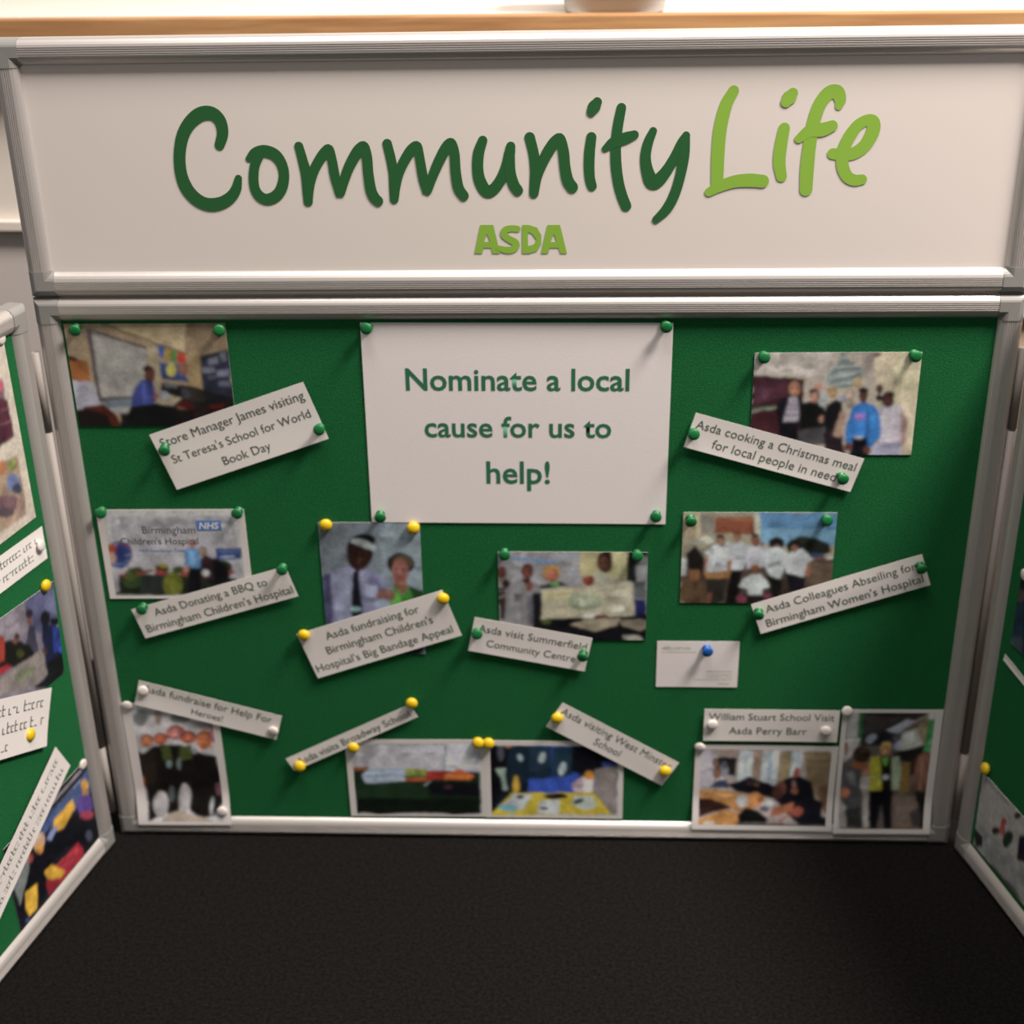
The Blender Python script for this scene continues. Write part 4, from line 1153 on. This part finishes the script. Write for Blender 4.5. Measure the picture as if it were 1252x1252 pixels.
# ---------------------------------------------------------------- panels
def frame_matrix(o, ang):
    m = Matrix.Rotation(ang, 4, 'Z'); m.translation = o; return m
MAT = {'M': Matrix.Identity(4),
       'L': frame_matrix((-0.4701, -0.0087, 0), math.atan2(0.97781, 0.20947)),
       'R': frame_matrix((0.4755, -0.0069, 0), math.atan2(-0.97306, 0.23060))}
LX = (-0.010 - 0.6234, -0.010)     # left wing span in its own frame
RX = (0.002, 0.002 + 0.6234)

# cross-section of a rail: a = distance from the outer edge, b = how far it stands proud
PROFILE = [(0.0, -0.013), (0.0, 0.0005), (0.0012, 0.0028), (0.003, 0.0047), (0.005, 0.0060), (0.0068, 0.0066)]
for i in range(4):
    a0 = 0.0074 + i * 0.0019
    PROFILE += [(a0, 0.0067), (a0 + 0.0003, 0.0061), (a0 + 0.0008, 0.0061), (a0 + 0.0011, 0.0067)]
PROFILE += [(0.0154, 0.0065), (0.0178, 0.0056), (0.0200, 0.0041), (0.0217, 0.0022), (T, 0.0002), (T, -0.013)]

def rail_mesh(name, length, s0, s1, material, prof=PROFILE):
    """rail along +x of a side of the given length; s = distance from the side's start; None end = mitred"""
    vs, fs = [], []
    n = len(prof)
    for e in (0, 1):
        for a, b in prof:
            s = s0 if e == 0 else s1
            if s is None: s = a if e == 0 else length - a
            vs.append((s, -b, a))
    for k in range(n - 1): fs.append((k, k+1, n+k+1, n+k))
    fs.append((n-1, 0, n, 2*n-1)); fs.append(tuple(range(n))[::-1]); fs.append(tuple(range(n, 2*n)))
    return mesh(name, vs, fs, material)

def framed_panel(thing, frame, x0, x1, z0, z1, core_name, core_mat, label=None):
    core = box(core_name, x0 + 0.004, x1 - 0.004, 0.0, 0.010, z0 + 0.004, z1 - 0.004, core_mat, thing, frame)
    if label: core['label'] = label
    w, h = x1 - x0, z1 - z0
    CAP = 0.0245
    sides = [((x0, z0), 0, w), ((x1, z0), 90, h), ((x1, z1), 180, w), ((x0, z1), 270, h)]
    capprof = [p for p in PROFILE if not (0.0070 < p[0] < 0.0150)]
    capprof = [(max(a - 0.0004, 0) if a < 0.01 else min(a + 0.0004, T + 0.0006), b + (0.0005 if b > 0 else -0.0003)) for a, b in capprof]
    for (px, pz), deg, ln in sides:
        loc = Matrix.Translation((px, 0, pz)) @ Matrix.Rotation(math.radians(-deg), 4, 'Y')
        link('frame_rail', rail_mesh('frame_rail', ln, CAP + 0.0002, ln - CAP - 0.0002, 'alu'), core, loc)
    for i in range(4):
        bm = bmesh.new()
        (px, pz), deg, ln = sides[i]
        (qx, qz), qdeg, qln = sides[i - 1]
        for (cx, cz), dg, me in (((px, pz), deg, rail_mesh('t', ln, None, CAP, 'cap', capprof)),
                                 ((qx, qz), qdeg, rail_mesh('t', qln, qln - CAP, None, 'cap', capprof))):
            me.transform(Matrix.Translation((cx, 0, cz)) @ Matrix.Rotation(math.radians(-dg), 4, 'Y'))
            bm.from_mesh(me); bpy.data.meshes.remove(me)
        me = bpy.data.meshes.new('corner_cap'); bm.to_mesh(me); bm.free(); me.materials.append(M['cap'])
        link('corner_cap', me, core, Matrix.Identity(4))
    return core

board = bpy.data.objects.new('display_board', None); COL.objects.link(board)
tag(board, 'green felt folding display board with silver frames and white Community Life header', 'display board')
main = framed_panel(board, MAT['M'], -W2, W2, 0.0, H, 'center_panel', 'felt')
header = framed_panel(board, MAT['M'], -W2, W2, 0.6300, 0.8632, 'header_panel', 'white', 'white header panel with green lettering')
left = framed_panel(board, MAT['L'], LX[0], LX[1], 0.0, H, 'wing_panel', 'felt')
right = framed_panel(board, MAT['R'], RX[0], RX[1], 0.0, H, 'wing_panel', 'felt')

def knuckle(x, y, z0, z1, r):
    bm = bmesh.new()
    bmesh.ops.create_cone(bm, cap_ends=True, segments=20, radius1=r, radius2=r, depth=z1 - z0,
                          matrix=Matrix.Translation((x, y, (z0 + z1) / 2)))
    me = bpy.data.meshes.new('hinge_knuckle'); bm.to_mesh(me); bm.free(); me.materials.append(M['hinge'])
    for p in me.polygons: p.use_smooth = len(p.vertices) == 4
    return link('hinge_knuckle', me, board, Matrix.Identity(4))
for x, y in ((-0.4728, -0.0035), (0.4722, 0.0020)):
    knuckle(x, y, 0.032, 0.118, 0.0044)
    knuckle(x, y, 0.1195, 0.492, 0.0048)
    knuckle(x, y, 0.4935, 0.575, 0.0044)

# ---------------------------------------------------------------- header lettering
def ribbon(pts, y, sub=6, cap=10):
    """flat round-ended brush stroke through (x, z, radius) points"""
    P = [np.array(p) for p in pts]; P = [2*P[0]-P[1]] + P + [2*P[-1]-P[-2]]
    C = []
    for i in range(1, len(P) - 2):
        for k in range(sub):
            t = k / sub; a, b, c, d = P[i-1], P[i], P[i+1], P[i+2]
            C.append(0.5*((2*b)+(-a+c)*t+(2*a-5*b+4*c-d)*t*t+(-a+3*b-3*c+d)*t**3))
    C.append(P[-2]); C = np.array(C)
    vs, fs = [], []
    tang = np.gradient(C[:, :2], axis=0); tang /= np.linalg.norm(tang, axis=1)[:, None] + 1e-12
    n = len(C); y0 = y; y1 = y - 0.00008
    for q, ((x, z, r), (tx, tz)) in enumerate(zip(C, tang)):
        y = y0 + (y1 - y0) * q / n
        vs += [(x - tz*r, y, z + tx*r), (x + tz*r, y, z - tx*r)]
    for i in range(len(C) - 1): fs.append((2*i, 2*i+1, 2*i+3, 2*i+2))
    for i, s in ((0, -1), (len(C) - 1, 1)):
        x, z, r = C[i]; tx, tz = tang[i] * s; y = y0 if i == 0 else y1
        c = len(vs); vs.append((x, y, z)); a0 = math.atan2(tz, tx)
        for k in range(cap + 1):
            a = a0 - math.pi/2 + math.pi*k/cap
            vs.append((x + r*math.cos(a), y, z + r*math.sin(a)))
        for k in range(cap): fs.append((c, c+1+k, c+2+k))
    return vs, fs

def add_letter(strokes, material, y):
    vs, fs = [], []
    for i, s in enumerate(strokes):
        v, f = ribbon(s, y - 0.00012*i); b = len(vs); vs += v; fs += [tuple(q + b for q in ff) for ff in f]
    link('letter', mesh('letter', vs, fs, material), header, Matrix.Identity(4))

def fill_poly(polys, y, material):
    cu = bpy.data.curves.new('t', 'CURVE'); cu.dimensions = '2D'; cu.fill_mode = 'BOTH'
    for pl in polys:
        s = cu.splines.new('POLY'); s.points.add(len(pl) - 1); s.use_cyclic_u = True
        for q, (x, z) in zip(s.points, pl): q.co = (x, z, 0, 1)
    return curve_mesh(cu, material, lambda v: (v.x, y, v.y))

def curve_mesh(cu, material, fn):
    o = bpy.data.objects.new('t', cu); COL.objects.link(o)
    dg = bpy.context.evaluated_depsgraph_get(); dg.update()
    me = bpy.data.meshes.new_from_object(o.evaluated_get(dg))
    bpy.data.objects.remove(o); bpy.data.curves.remove(cu)
    me.materials.clear(); me.materials.append(M[material])
    for v in me.vertices: v.co = fn(v.co)
    return me

letters = []
for ch, pts in STROKES:
    if letters and letters[-1][0] == ch and ch != 'S' and abs(pts[0][0] - letters[-1][1][0][0][0]) < 0.045 and len(letters[-1][1]) < 2:
        letters[-1][1].append(pts)
    else: letters.append([ch, [pts]])
for ch, st in letters:
    x = st[0][0][0]
    add_letter(st, 'light_letter' if (x > 0.165 or ch == 'S') else 'dark_letter', -0.0004)
for ch, polys in POLYLETTERS:
    link('letter', fill_poly(polys, -0.0004, 'light_letter'), header, Matrix.Identity(4))

# ---------------------------------------------------------------- papers
def smooth(t):
    t = np.clip(t, 0, 1); return t*t*(3 - 2*t)

OVER = ('heroes', 'office', 'hivis')
def proud(z):
    """how far a sheet overlapping the bottom rail stands off the felt"""
    return 0.0074 * smooth((T + 0.040 - z) / 0.056)

class Sheet:
    """rectangle lying on a panel: local x right, z up, centre at the origin, bending towards -y"""
    def __init__(s, key, level, amp, seed):
        s.pan, s.cx, s.cz, s.w, s.h, s.deg = RECTS[key]
        s.level, s.amp, s.over = level, amp, key in OVER
        rs = random.Random(seed); s.ph = [rs.uniform(0, 6.28) for _ in range(4)]; s.fr = [rs.uniform(2.5, 5) for _ in range(4)]
        a = math.radians(s.deg); s.ca, s.sa = math.cos(a), math.sin(a)
        s.mw = MAT[s.pan] @ Matrix.Translation((s.cx, 0, s.cz)) @ Matrix.Rotation(-a, 4, 'Y')
    def depth(s, x, z):
        u, v = x / s.w, z / s.h
        k = (np.sin(s.fr[0]*u + s.ph[0]) + np.sin(s.fr[1]*v + s.ph[1]) + np.sin(s.fr[2]*(u+v) + s.ph[2]) + 3) / 6
        edge = (np.abs(u)*2)**4 * 0.15 + (np.abs(v)*2)**4 * 0.12
        gx, gz = s.cx + x*s.ca - z*s.sa, s.cz + x*s.sa + z*s.ca
        return 0.0006 + 0.0016*s.level + s.amp*(k + edge) + (proud(gz) if s.over else 0.0)
    def slab(s, name, material, nx=28, nz=20):
        xs = np.linspace(-s.w/2, s.w/2, nx); zs = np.linspace(-s.h/2, s.h/2, nz)
        X, Z = np.meshgrid(xs, zs); D = s.depth(X, Z)
        top = np.stack([X, -D, Z], -1).reshape(-1, 3); bot = np.stack([X, -D + 0.00028, Z], -1).reshape(-1, 3)
        N = nx*nz; fs = []
        for j in range(nz-1):
            for i in range(nx-1):
                a = j*nx+i; fs.append((a, a+1, a+nx+1, a+nx)); fs.append((N+a, N+a+nx, N+a+nx+1, N+a+1))
        O = 2*N                                    # the cut edges use points of their own, so they stay crisp
        for i in range(nx-1):
            fs.append((O+i, O+N+i, O+N+i+1, O+i+1)); b = O+(nz-1)*nx+i; fs.append((b, b+1, N+b+1, N+b))
        for j in range(nz-1):
            a = O+j*nx; fs.append((a, a+nx, N+a+nx, N+a)); a = O+j*nx+nx-1; fs.append((a, N+a, N+a+nx, a+nx))
        me = mesh(name, np.concatenate([top, bot, top, bot]), fs, material)
        for i, p in enumerate(me.polygons): p.use_smooth = i < 2*(nx-1)*(nz-1)
        return me
    def on(s, x, z, lift):
        return (x, -(float(s.depth(np.float64(x), np.float64(z))) + lift), z)

def text(sheet, parent, body, u, v, width, material, bold=0.0, lift=0.0002, height=None, name='lettering', shear=0.0):
    """one printed line centred at (u, v) of the sheet, v measured down, width as a share of the sheet"""
    cu = bpy.data.curves.new('t', 'FONT'); cu.body = body; cu.size = 1.0; cu.align_x = 'LEFT'
    cu.offset = bold; cu.resolution_u = 3; cu.shear = shear
    me = curve_mesh(cu, material, lambda q: (q.x, 0, q.y))
    co = np.array([v_.co for v_ in me.vertices])
    x0, x1 = co[:, 0].min(), co[:, 0].max()
    sc = width * sheet.w / (x1 - x0); sz = sc if height is None else height
    cx = (u - 0.5) * sheet.w; cz = (0.5 - v) * sheet.h
    for vtx in me.vertices:
        x = (vtx.co.x - (x0 + x1)/2) * sc + cx; z = (vtx.co.z - 0.36) * sz + cz
        vtx.co = sheet.on(x, z, lift)
    return link(name, me, parent, Matrix.Identity(4))

def scribble(sheet, parent, u0, u1, v, hgt, material, seed, lift=0.0002):
    """a line of print too blurred to read: word-like zigzag strokes"""
    rs = random.Random(seed); vs, fs = [], []
    x = (u0 - 0.5)*sheet.w; xe = (u1 - 0.5)*sheet.w; zc = (0.5 - v)*sheet.h; h = hgt*sheet.h
    while x < xe:
        word = min(rs.uniform(0.010, 0.026) * min(1.0, h/0.005 + 0.3), xe - x); xx = x
        while xx < x + word:
            hh = h*rs.choice((0.55, 0.6, 0.6, 0.95)); wd = h*0.13
            for ax, bx, za, zb in ((xx, xx + wd, zc - h*0.3, zc - h*0.3 + hh), (xx, xx + h*0.42, zc + h*0.2, zc + h*0.3), (xx, xx + h*0.4, zc - h*0.3, zc - h*0.2)):
                if rs.random() < 0.8:
                    b = len(vs); vs += [sheet.on(ax, za, lift), sheet.on(bx, za, lift), sheet.on(bx, zb, lift), sheet.on(ax, zb, lift)]; fs.append((b, b+1, b+2, b+3))
            xx += h*0.55
        x += word + h*0.5
    return link('lettering', mesh('lettering', vs, fs, material), parent, Matrix.Identity(4))

# painting of a photographic print: flat colour shapes on a fine grid of colour points
def blur(a, s):
    r = max(1, int(3*s)); k = np.exp(-0.5*(np.arange(-r, r+1)/s)**2); k /= k.sum()
    for ax in (0, 1):
        p = np.pad(a, [(r, r) if i == ax else (0, 0) for i in range(3)], mode='edge')
        a = sum(k[i]*np.take(p, np.arange(i, i + a.shape[ax]), axis=ax) for i in range(2*r+1))
    return a

BORDER = {'hospital': (0.045, 0.02, 0.045, 0.035), 'heroes': (0.10, 0.02, 0.075, 0.03), 'table': (0.045, 0.055, 0.03, 0.03), 'shirts': (0.045, 0.06, 0.035, 0.03),
          'office': (0.045, 0.05, 0.045, 0.055), 'hivis': (0.05, 0.03, 0.075, 0.04)}
def paint(key, sheet, res, seed):
    white, base, shapes = ART[key]
    nx = max(12, int(sheet.w/res)); nz = max(12, int(sheet.h/res)); ss = 2
    U, V = np.meshgrid((np.arange(nx*ss)+0.5)/(nx*ss), (np.arange(nz*ss)+0.5)/(nz*ss))
    img = np.tile(lin(base), (nz*ss, nx*ss, 1))
    rs = np.random.RandomState(seed)
    def cloud(sig, amp): n = blur(rs.normal(0, 1, U.shape + (1,)), sig)[..., 0]; return amp * n / (n.std() + 1e-9)
    U = U + cloud(5, 0.0003/sheet.w) + cloud(14, 0.0005/sheet.w); V = V + cloud(5, 0.0003/sheet.h) + cloud(14, 0.0005/sheet.h)
    X, Z = U*sheet.w, V*sheet.h
    field = np.clip(cloud(10, 1.0), -2, 2); k = 0
    for s in shapes:
        c = lin(s[1]); q = s[2]
        if s[0] == 'e' and len(s) > 3: c = np.minimum(c * s[3]**2.2, 1.0)
        if s[0] == 'p':
            pu, pv = q[0::2], q[1::2]; ins = np.zeros(U.shape, bool); j = len(pu) - 1
            for i in range(len(pu)):
                if pv[i] != pv[j]:
                    ins ^= ((pv[i] > V) != (pv[j] > V)) & (U < (pu[j]-pu[i])*(V-pv[i])/(pv[j]-pv[i]) + pu[i])
                j = i
        elif s[0] == 'e':
            cu, cv, ax, ay, bx, by = q; det = ax*by - ay*bx
            if abs(det) < 1e-9: continue
            du, dv = U - cu, V - cv
            ins = ((du*by - dv*bx)/det)**2 + ((ax*dv - ay*du)/det)**2 < 1
        else:
            ins = np.zeros(U.shape, bool)
            for i in range(0, len(q) - 2, 2):
                x0, z0, x1, z1 = q[i]*sheet.w, q[i+1]*sheet.h, q[i+2]*sheet.w, q[i+3]*sheet.h
                L2 = (x1-x0)**2 + (z1-z0)**2 + 1e-12
                t = np.clip(((X-x0)*(x1-x0) + (Z-z0)*(z1-z0))/L2, 0, 1)
                ins |= (X-x0-t*(x1-x0))**2 + (Z-z0-t*(z1-z0))**2 < (s[3]/2)**2
        k += 1
        img[ins] = (c * (1 + 0.17*np.roll(field, (37*k, 53*k), (0, 1)))[..., None])[ins]
    img = img * (1 + cloud(9, 0.05) + cloud(2.5, 0.06))[..., None]
    img = blur(img, 2.9)
    img = img.reshape(nz, ss, nx, ss, 3).mean(axis=(1, 3))
    g = blur(rs.normal(0, 1, (nz, nx, 1)), 0.9)
    img = img * (1 + 0.14*g) + 0.0012*g
    img = img / lin(white) * 0.56
    img = np.clip(img*0.88 + 0.12*img.mean(-1, keepdims=True), 0, 0.9)
    if key in BORDER:                              # plain paper margin around the print
        l, t, r, b = BORDER[key]
        U0, V0 = np.meshgrid((np.arange(nx)+0.5)/nx, (np.arange(nz)+0.5)/nz)
        img[(U0 < l) | (U0 > 1-r) | (V0 < t) | (V0 > 1-b)] = (0.72, 0.69, 0.68)
    return img, nx, nz

def picture(key, sheet, parent, seed, res=0.0009):
    img, nx, nz = paint(key, sheet, res, seed)
    xs = np.linspace(-sheet.w/2, sheet.w/2, nx); zs = np.linspace(sheet.h/2, -sheet.h/2, nz)
    X, Z = np.meshgrid(xs, zs); D = sheet.depth(X, Z) + 0.00012
    co = np.stack([X, -D, Z], -1).reshape(-1, 3)
    idx = (np.arange(nz-1)[:, None]*nx + np.arange(nx-1)[None, :]).ravel()
    fs = np.stack([idx, idx+nx, idx+nx+1, idx+1], -1)
    me = mesh('printed_picture', co.tolist(), fs.tolist(), 'print', True)
    at = me.color_attributes.new('print', 'FLOAT_COLOR', 'POINT')
    at.data.foreach_set('color', np.concatenate([img.reshape(-1, 3), np.ones((nx*nz, 1))], 1).ravel().astype(np.float32))
    return link('printed_picture', me, parent, Matrix.Identity(4))

GP = 'photographs pinned to the display board'
GC = 'caption strips pinned to the display board'
def photo(key, label, level=0, amp=0.0005, seed=0):
    s = Sheet(key, level, amp, seed)
    o = link('photograph', s.slab('photograph', 'gloss'), None, s.mw); tag(o, label, 'photograph', GP)
    picture(key, s, o, seed)
    return s, o
def caption(key, label, lines, level=1.5, amp=0.0009, seed=0, material='laminate', bold=0.0):
    s = Sheet(key, level, amp, seed)
    o = link('caption_strip', s.slab('caption_strip', material), None, s.mw); tag(o, label, 'caption', GC)
    for body, u, v, w in lines: text(s, o, body, u, v, w, 'ink', bold=bold)
    return s, o

photo('classroom', 'photo of a man in blue shirt sitting by a classroom whiteboard', seed=1)
s, o = photo('hospital', 'photo of two people by flower tubs under a hospital sign', seed=2)
text(s, o, 'Birmingham', 0.475, 0.222, 0.36, 'ink_grey', 0.004)
text(s, o, "Children's Hospital", 0.40, 0.347, 0.53, 'ink_grey', 0.004)
text(s, o, 'NHS Foundation Trust', 0.41, 0.452, 0.31, 'ink_blue', 0.0)
b = box('blue_panel', -0.0128, 0.0128, -0.00005, 0.00005, -0.0056, 0.0056, 'ink_blue', o, Matrix.Translation(s.on(0.0385, 0.0335, 0.0003)))
b['label'] = 'blue logo panel'
text(s, o, 'NHS', 0.7515, 0.175, 0.135, 'ink_white', 0.02, lift=0.0006, shear=0.2)
photo('duo', 'portrait photo of a man with white headband and a woman in green', seed=3)
photo('cheque', 'photo of three people holding up a giant cream cheque', seed=4)
photo('xmas', 'photo of a group with one blue jumper before a silver Christmas tree', seed=5)
photo('abseil', 'photo of a group in white T-shirts outdoors under blue sky', seed=6)
photo('heroes', 'bright portrait photo of a close group in dark clothes', seed=7, amp=0.0009)
photo('table', 'photo of goods piled on a dark green table', seed=8, amp=0.0007)
photo('shirts', 'photo of navy shirts hung behind a yellow table', seed=9, amp=0.0007)
photo('office', 'photo of people seated around wooden office tables', seed=10, amp=0.0007)
photo('hivis', 'portrait photo of a person in a yellow high visibility vest', seed=11, amp=0.0008)

caption('c_james', "three line caption reading Store Manager James visiting St Teresa's School", [('Store Manager James visiting', .505, .19, .93), ("St Teresa's School for World", .51, .50, .90), ('Book Day', .50, .79, .31)], seed=21)
caption('c_bbq', "narrow caption reading Asda Donating a BBQ to Birmingham Children's Hospital", [('Asda Donating a BBQ to', .49, .28, .73), ("Birmingham Children's Hospital", .51, .72, .95)], seed=22)
caption('c_bandage', "three line caption reading Asda fundraising for Hospital's Big Bandage Appeal", [('Asda fundraising for', .49, .21, .64), ("Birmingham Children's", .50, .50, .73), ("Hospital's Big Bandage Appeal", .49, .80, .94)], seed=23)
caption('c_summer', 'caption reading Asda visit Summerfield Community Centre', [('Asda visit Summerfield', .51, .28, .92), ('Community Centre', .52, .68, .76)], seed=24, bold=0.0)
caption('c_xmas', 'caption reading Asda cooking a Christmas meal for local people in need', [('Asda cooking a Christmas meal', .50, .28, .95), ('for local people in need', .52, .70, .74)], seed=25)
caption('c_abseil', "caption reading Asda Colleagues Abseiling for Birmingham Women's Hospital", [('Asda Colleagues Abseiling for', .51, .28, .88), ("Birmingham Women's Hospital", .51, .72, .92)], seed=26)
caption('c_heroes', 'caption reading Asda fundraise for Help For Heroes', [('Asda fundraise for Help For', .49, .25, .90), ('Heroes!', .50, .70, .22)], seed=27, bold=0.0)
caption('c_broad', 'thin one line caption reading Asda visits Broadway School', [('Asda visits Broadway School', .51, .52, .90)], seed=28, bold=0.0)
caption('c_west', 'caption reading Asda visiting West Minster School', [('Asda visiting West Minster', .50, .24, .94), ('School', .48, .66, .22)], seed=29, bold=0.0)
caption('c_william', 'level caption reading William Stuart School Visit Asda Perry Barr', [('William Stuart School Visit', .50, .22, .93), ('Asda Perry Barr', .48, .66, .58)], level=1, seed=30, bold=0.0)

s = Sheet('a4', 0, 0.0009, 40)
o = link('notice_sheet', s.slab('notice_sheet', 'paper', 50, 36), None, s.mw)
tag(o, 'large white sheet reading Nominate a local cause for us to help', 'notice')
text(s, o, 'Nominate a local', .502, .268, .728, 'ink_green', 0.016)
text(s, o, 'cause for us to', .502, .502, .617, 'ink_green', 0.016)
text(s, o, 'help!', .502, .732, .213, 'ink_green', 0.016)

s = Sheet('card', 0, 0.0003, 41)
o = link('business_card', s.slab('business_card', 'paper'), None, s.mw)
tag(o, 'small white business card with green print under a blue pin', 'card')
scribble(s, o, .07, .42, .15, .075, 'ink_lime', 1)
scribble(s, o, .06, .48, .23, .03, 'ink_lime', 2)
scribble(s, o, .62, .92, .65, .04, 'ink_lime', 3)
scribble(s, o, .62, .92, .72, .03, 'ink_lime', 4)
scribble(s, o, .62, .92, .77, .03, 'ink_lime', 5)
scribble(s, o, .47, .92, .83, .03, 'ink_lime', 6)
scribble(s, o, .76, .90, .92, .045, 'ink_lime', 7)

# wings
s, o = photo('L1', 'cream collage page at the top of the side wing', seed=50)
s = Sheet('L2', 0, 0.0008, 51)
o = link('caption_strip', s.slab('caption_strip', 'laminate'), None, s.mw); tag(o, 'two line white caption below the collage page on the side wing', 'caption', GC)
scribble(s, o, .03, .93, .30, .26, 'ink', 8); scribble(s, o, .03, .86, .70, .26, 'ink', 9)
photo('L3', 'photo of figures against a pale wall on the side wing', seed=52)
s = Sheet('L4', 3, 0.0012, 53)
o = link('caption_strip', s.slab('caption_strip', 'laminate'), None, s.mw); tag(o, 'tilted three line white caption with yellow pin on the side wing', 'caption', GC)
scribble(s, o, .05, .90, .24, .20, 'ink', 10); scribble(s, o, .05, .94, .54, .20, 'ink', 11); scribble(s, o, .2, .62, .83, .18, 'ink', 12)
photo('L6', 'colourful photo with yellow and red at the foot of the side wing', seed=54)
s = Sheet('L5', 3, 0.0010, 55)
o = link('caption_strip', s.slab('caption_strip', 'laminate'), None, s.mw); tag(o, 'steeply slanted white caption overlapping the colourful photo on the side wing', 'caption', GC)
scribble(s, o, .04, .95, .30, .22, 'ink', 13); scribble(s, o, .04, .95, .72, .22, 'ink', 14)
photo('R1', 'dark photo on the shaded side wing', seed=56)
s = Sheet('R3', 0, 0.0005, 57)
o = link('caption_strip', s.slab('caption_strip', 'laminate'), None, s.mw); tag(o, 'thin slanting pale strip below the dark photo on the shaded wing', 'caption', GC)
s, o = photo('R2', 'white leaflet with small figures at the foot of the shaded wing', seed=58)

# ---------------------------------------------------------------- push pins
BIG = lathe('push_pin', [(0.0006, -0.004), (0.0046, 0.0), (0.0047, 0.0012), (0.0034, 0.0018), (0.0029, 0.0035), (0.0031, 0.0058), (0.0042, 0.0068), (0.0056, 0.0073), (0.0058, 0.0082), (0.0050, 0.0091), (0.0032, 0.0097), (0.0012, 0.0099)], 'pin_green')
FLAT = lathe('push_pin', [(0.0006, -0.004), (0.0058, 0.0), (0.0060, 0.0006), (0.0056, 0.0014), (0.0044, 0.0021), (0.0026, 0.0025), (0.001, 0.0026)], 'pin_clear')
DOME = lathe('push_pin', [(0.0006, -0.004), (0.0060, 0.0), (0.0066, 0.0012), (0.0063, 0.0030), (0.0052, 0.0046), (0.0033, 0.0056), (0.0012, 0.0060)], 'pin_yellow')
MESH = {'clear': FLAT, 'yellow': DOME}
for c in ('green', 'blue'):
    me = BIG.copy(); me.materials.clear(); me.materials.append(M['pin_' + c]); MESH[c] = me
PLABEL = ['upper left corner of the classroom photo', 'upper right corner of the classroom photo', 'left end of the Store Manager caption', 'right end of the Store Manager caption',
 'upper left corner of the Nominate sheet', 'upper right corner of the Nominate sheet', 'lower left corner of the Nominate sheet', 'lower right corner of the Nominate sheet',
 'upper left corner of the hospital sign photo', 'upper right corner of the hospital sign photo', 'left end of the BBQ caption', 'right end of the BBQ caption',
 'upper left corner of the cheque photo', 'upper right corner of the cheque photo', 'left end of the Summerfield caption', 'right end of the Summerfield caption',
 'upper left corner of the Christmas tree photo', 'upper right corner of the Christmas tree photo', 'left end of the Christmas caption', 'right end of the Christmas caption',
 'upper left corner of the white T-shirt photo', 'upper right corner of the white T-shirt photo', 'left end of the Abseiling caption', 'right end of the Abseiling caption',
 'upper left corner of the headband photo', 'upper right corner of the headband photo', 'left end of the Bandage caption', 'right end of the Bandage caption',
 'left end of the Broadway caption', 'right end of the Broadway caption', 'upper left corner of the dark green table photo', 'upper right corner of the dark green table photo',
 'upper left corner of the navy shirts photo', 'left end of the West Minster caption', 'right end of the West Minster caption', 'top of the business card',
 'left end of the Heroes caption', 'right end of the Heroes caption', 'upper corner of the bright group photo', 'lower corner of the bright group photo',
 'left end of the William Stuart caption', 'right end of the William Stuart caption', 'corner of the office tables photo', 'corner of the yellow vest photo',
 'corner of the cream collage page', 'right end of the caption below the collage page', 'corner of the pale wall photo on the wing', 'corner of the tilted wing caption', 'corner of the colourful photo at the wing foot',
 'corner of the leaflet on the shaded wing', 'corner of the dark photo on the shaded wing']
for i, (c, pan, x, z) in enumerate(PINS):
    o = bpy.data.objects.new('push_pin', MESH[c]); COL.objects.link(o)
    lift = 0.0040 if 'caption' in PLABEL[i] else 0.0016
    lift += float(proud(np.float64(z))) if z < 0.06 else 0.0
    rs = random.Random(i)
    o.matrix_world = MAT[pan] @ Matrix.Translation((x, -lift, z)) @ Matrix.Rotation(rs.uniform(-0.16, 0.16), 4, 'X') @ Matrix.Rotation(rs.uniform(-0.16, 0.16), 4, 'Z')
    word = {'clear': 'white round pin', 'green': 'green push pin', 'yellow': 'yellow push pin', 'blue': 'blue push pin'}[c]
    tag(o, word + ' at the ' + PLABEL[i], 'push pin', 'push pins in the display board')
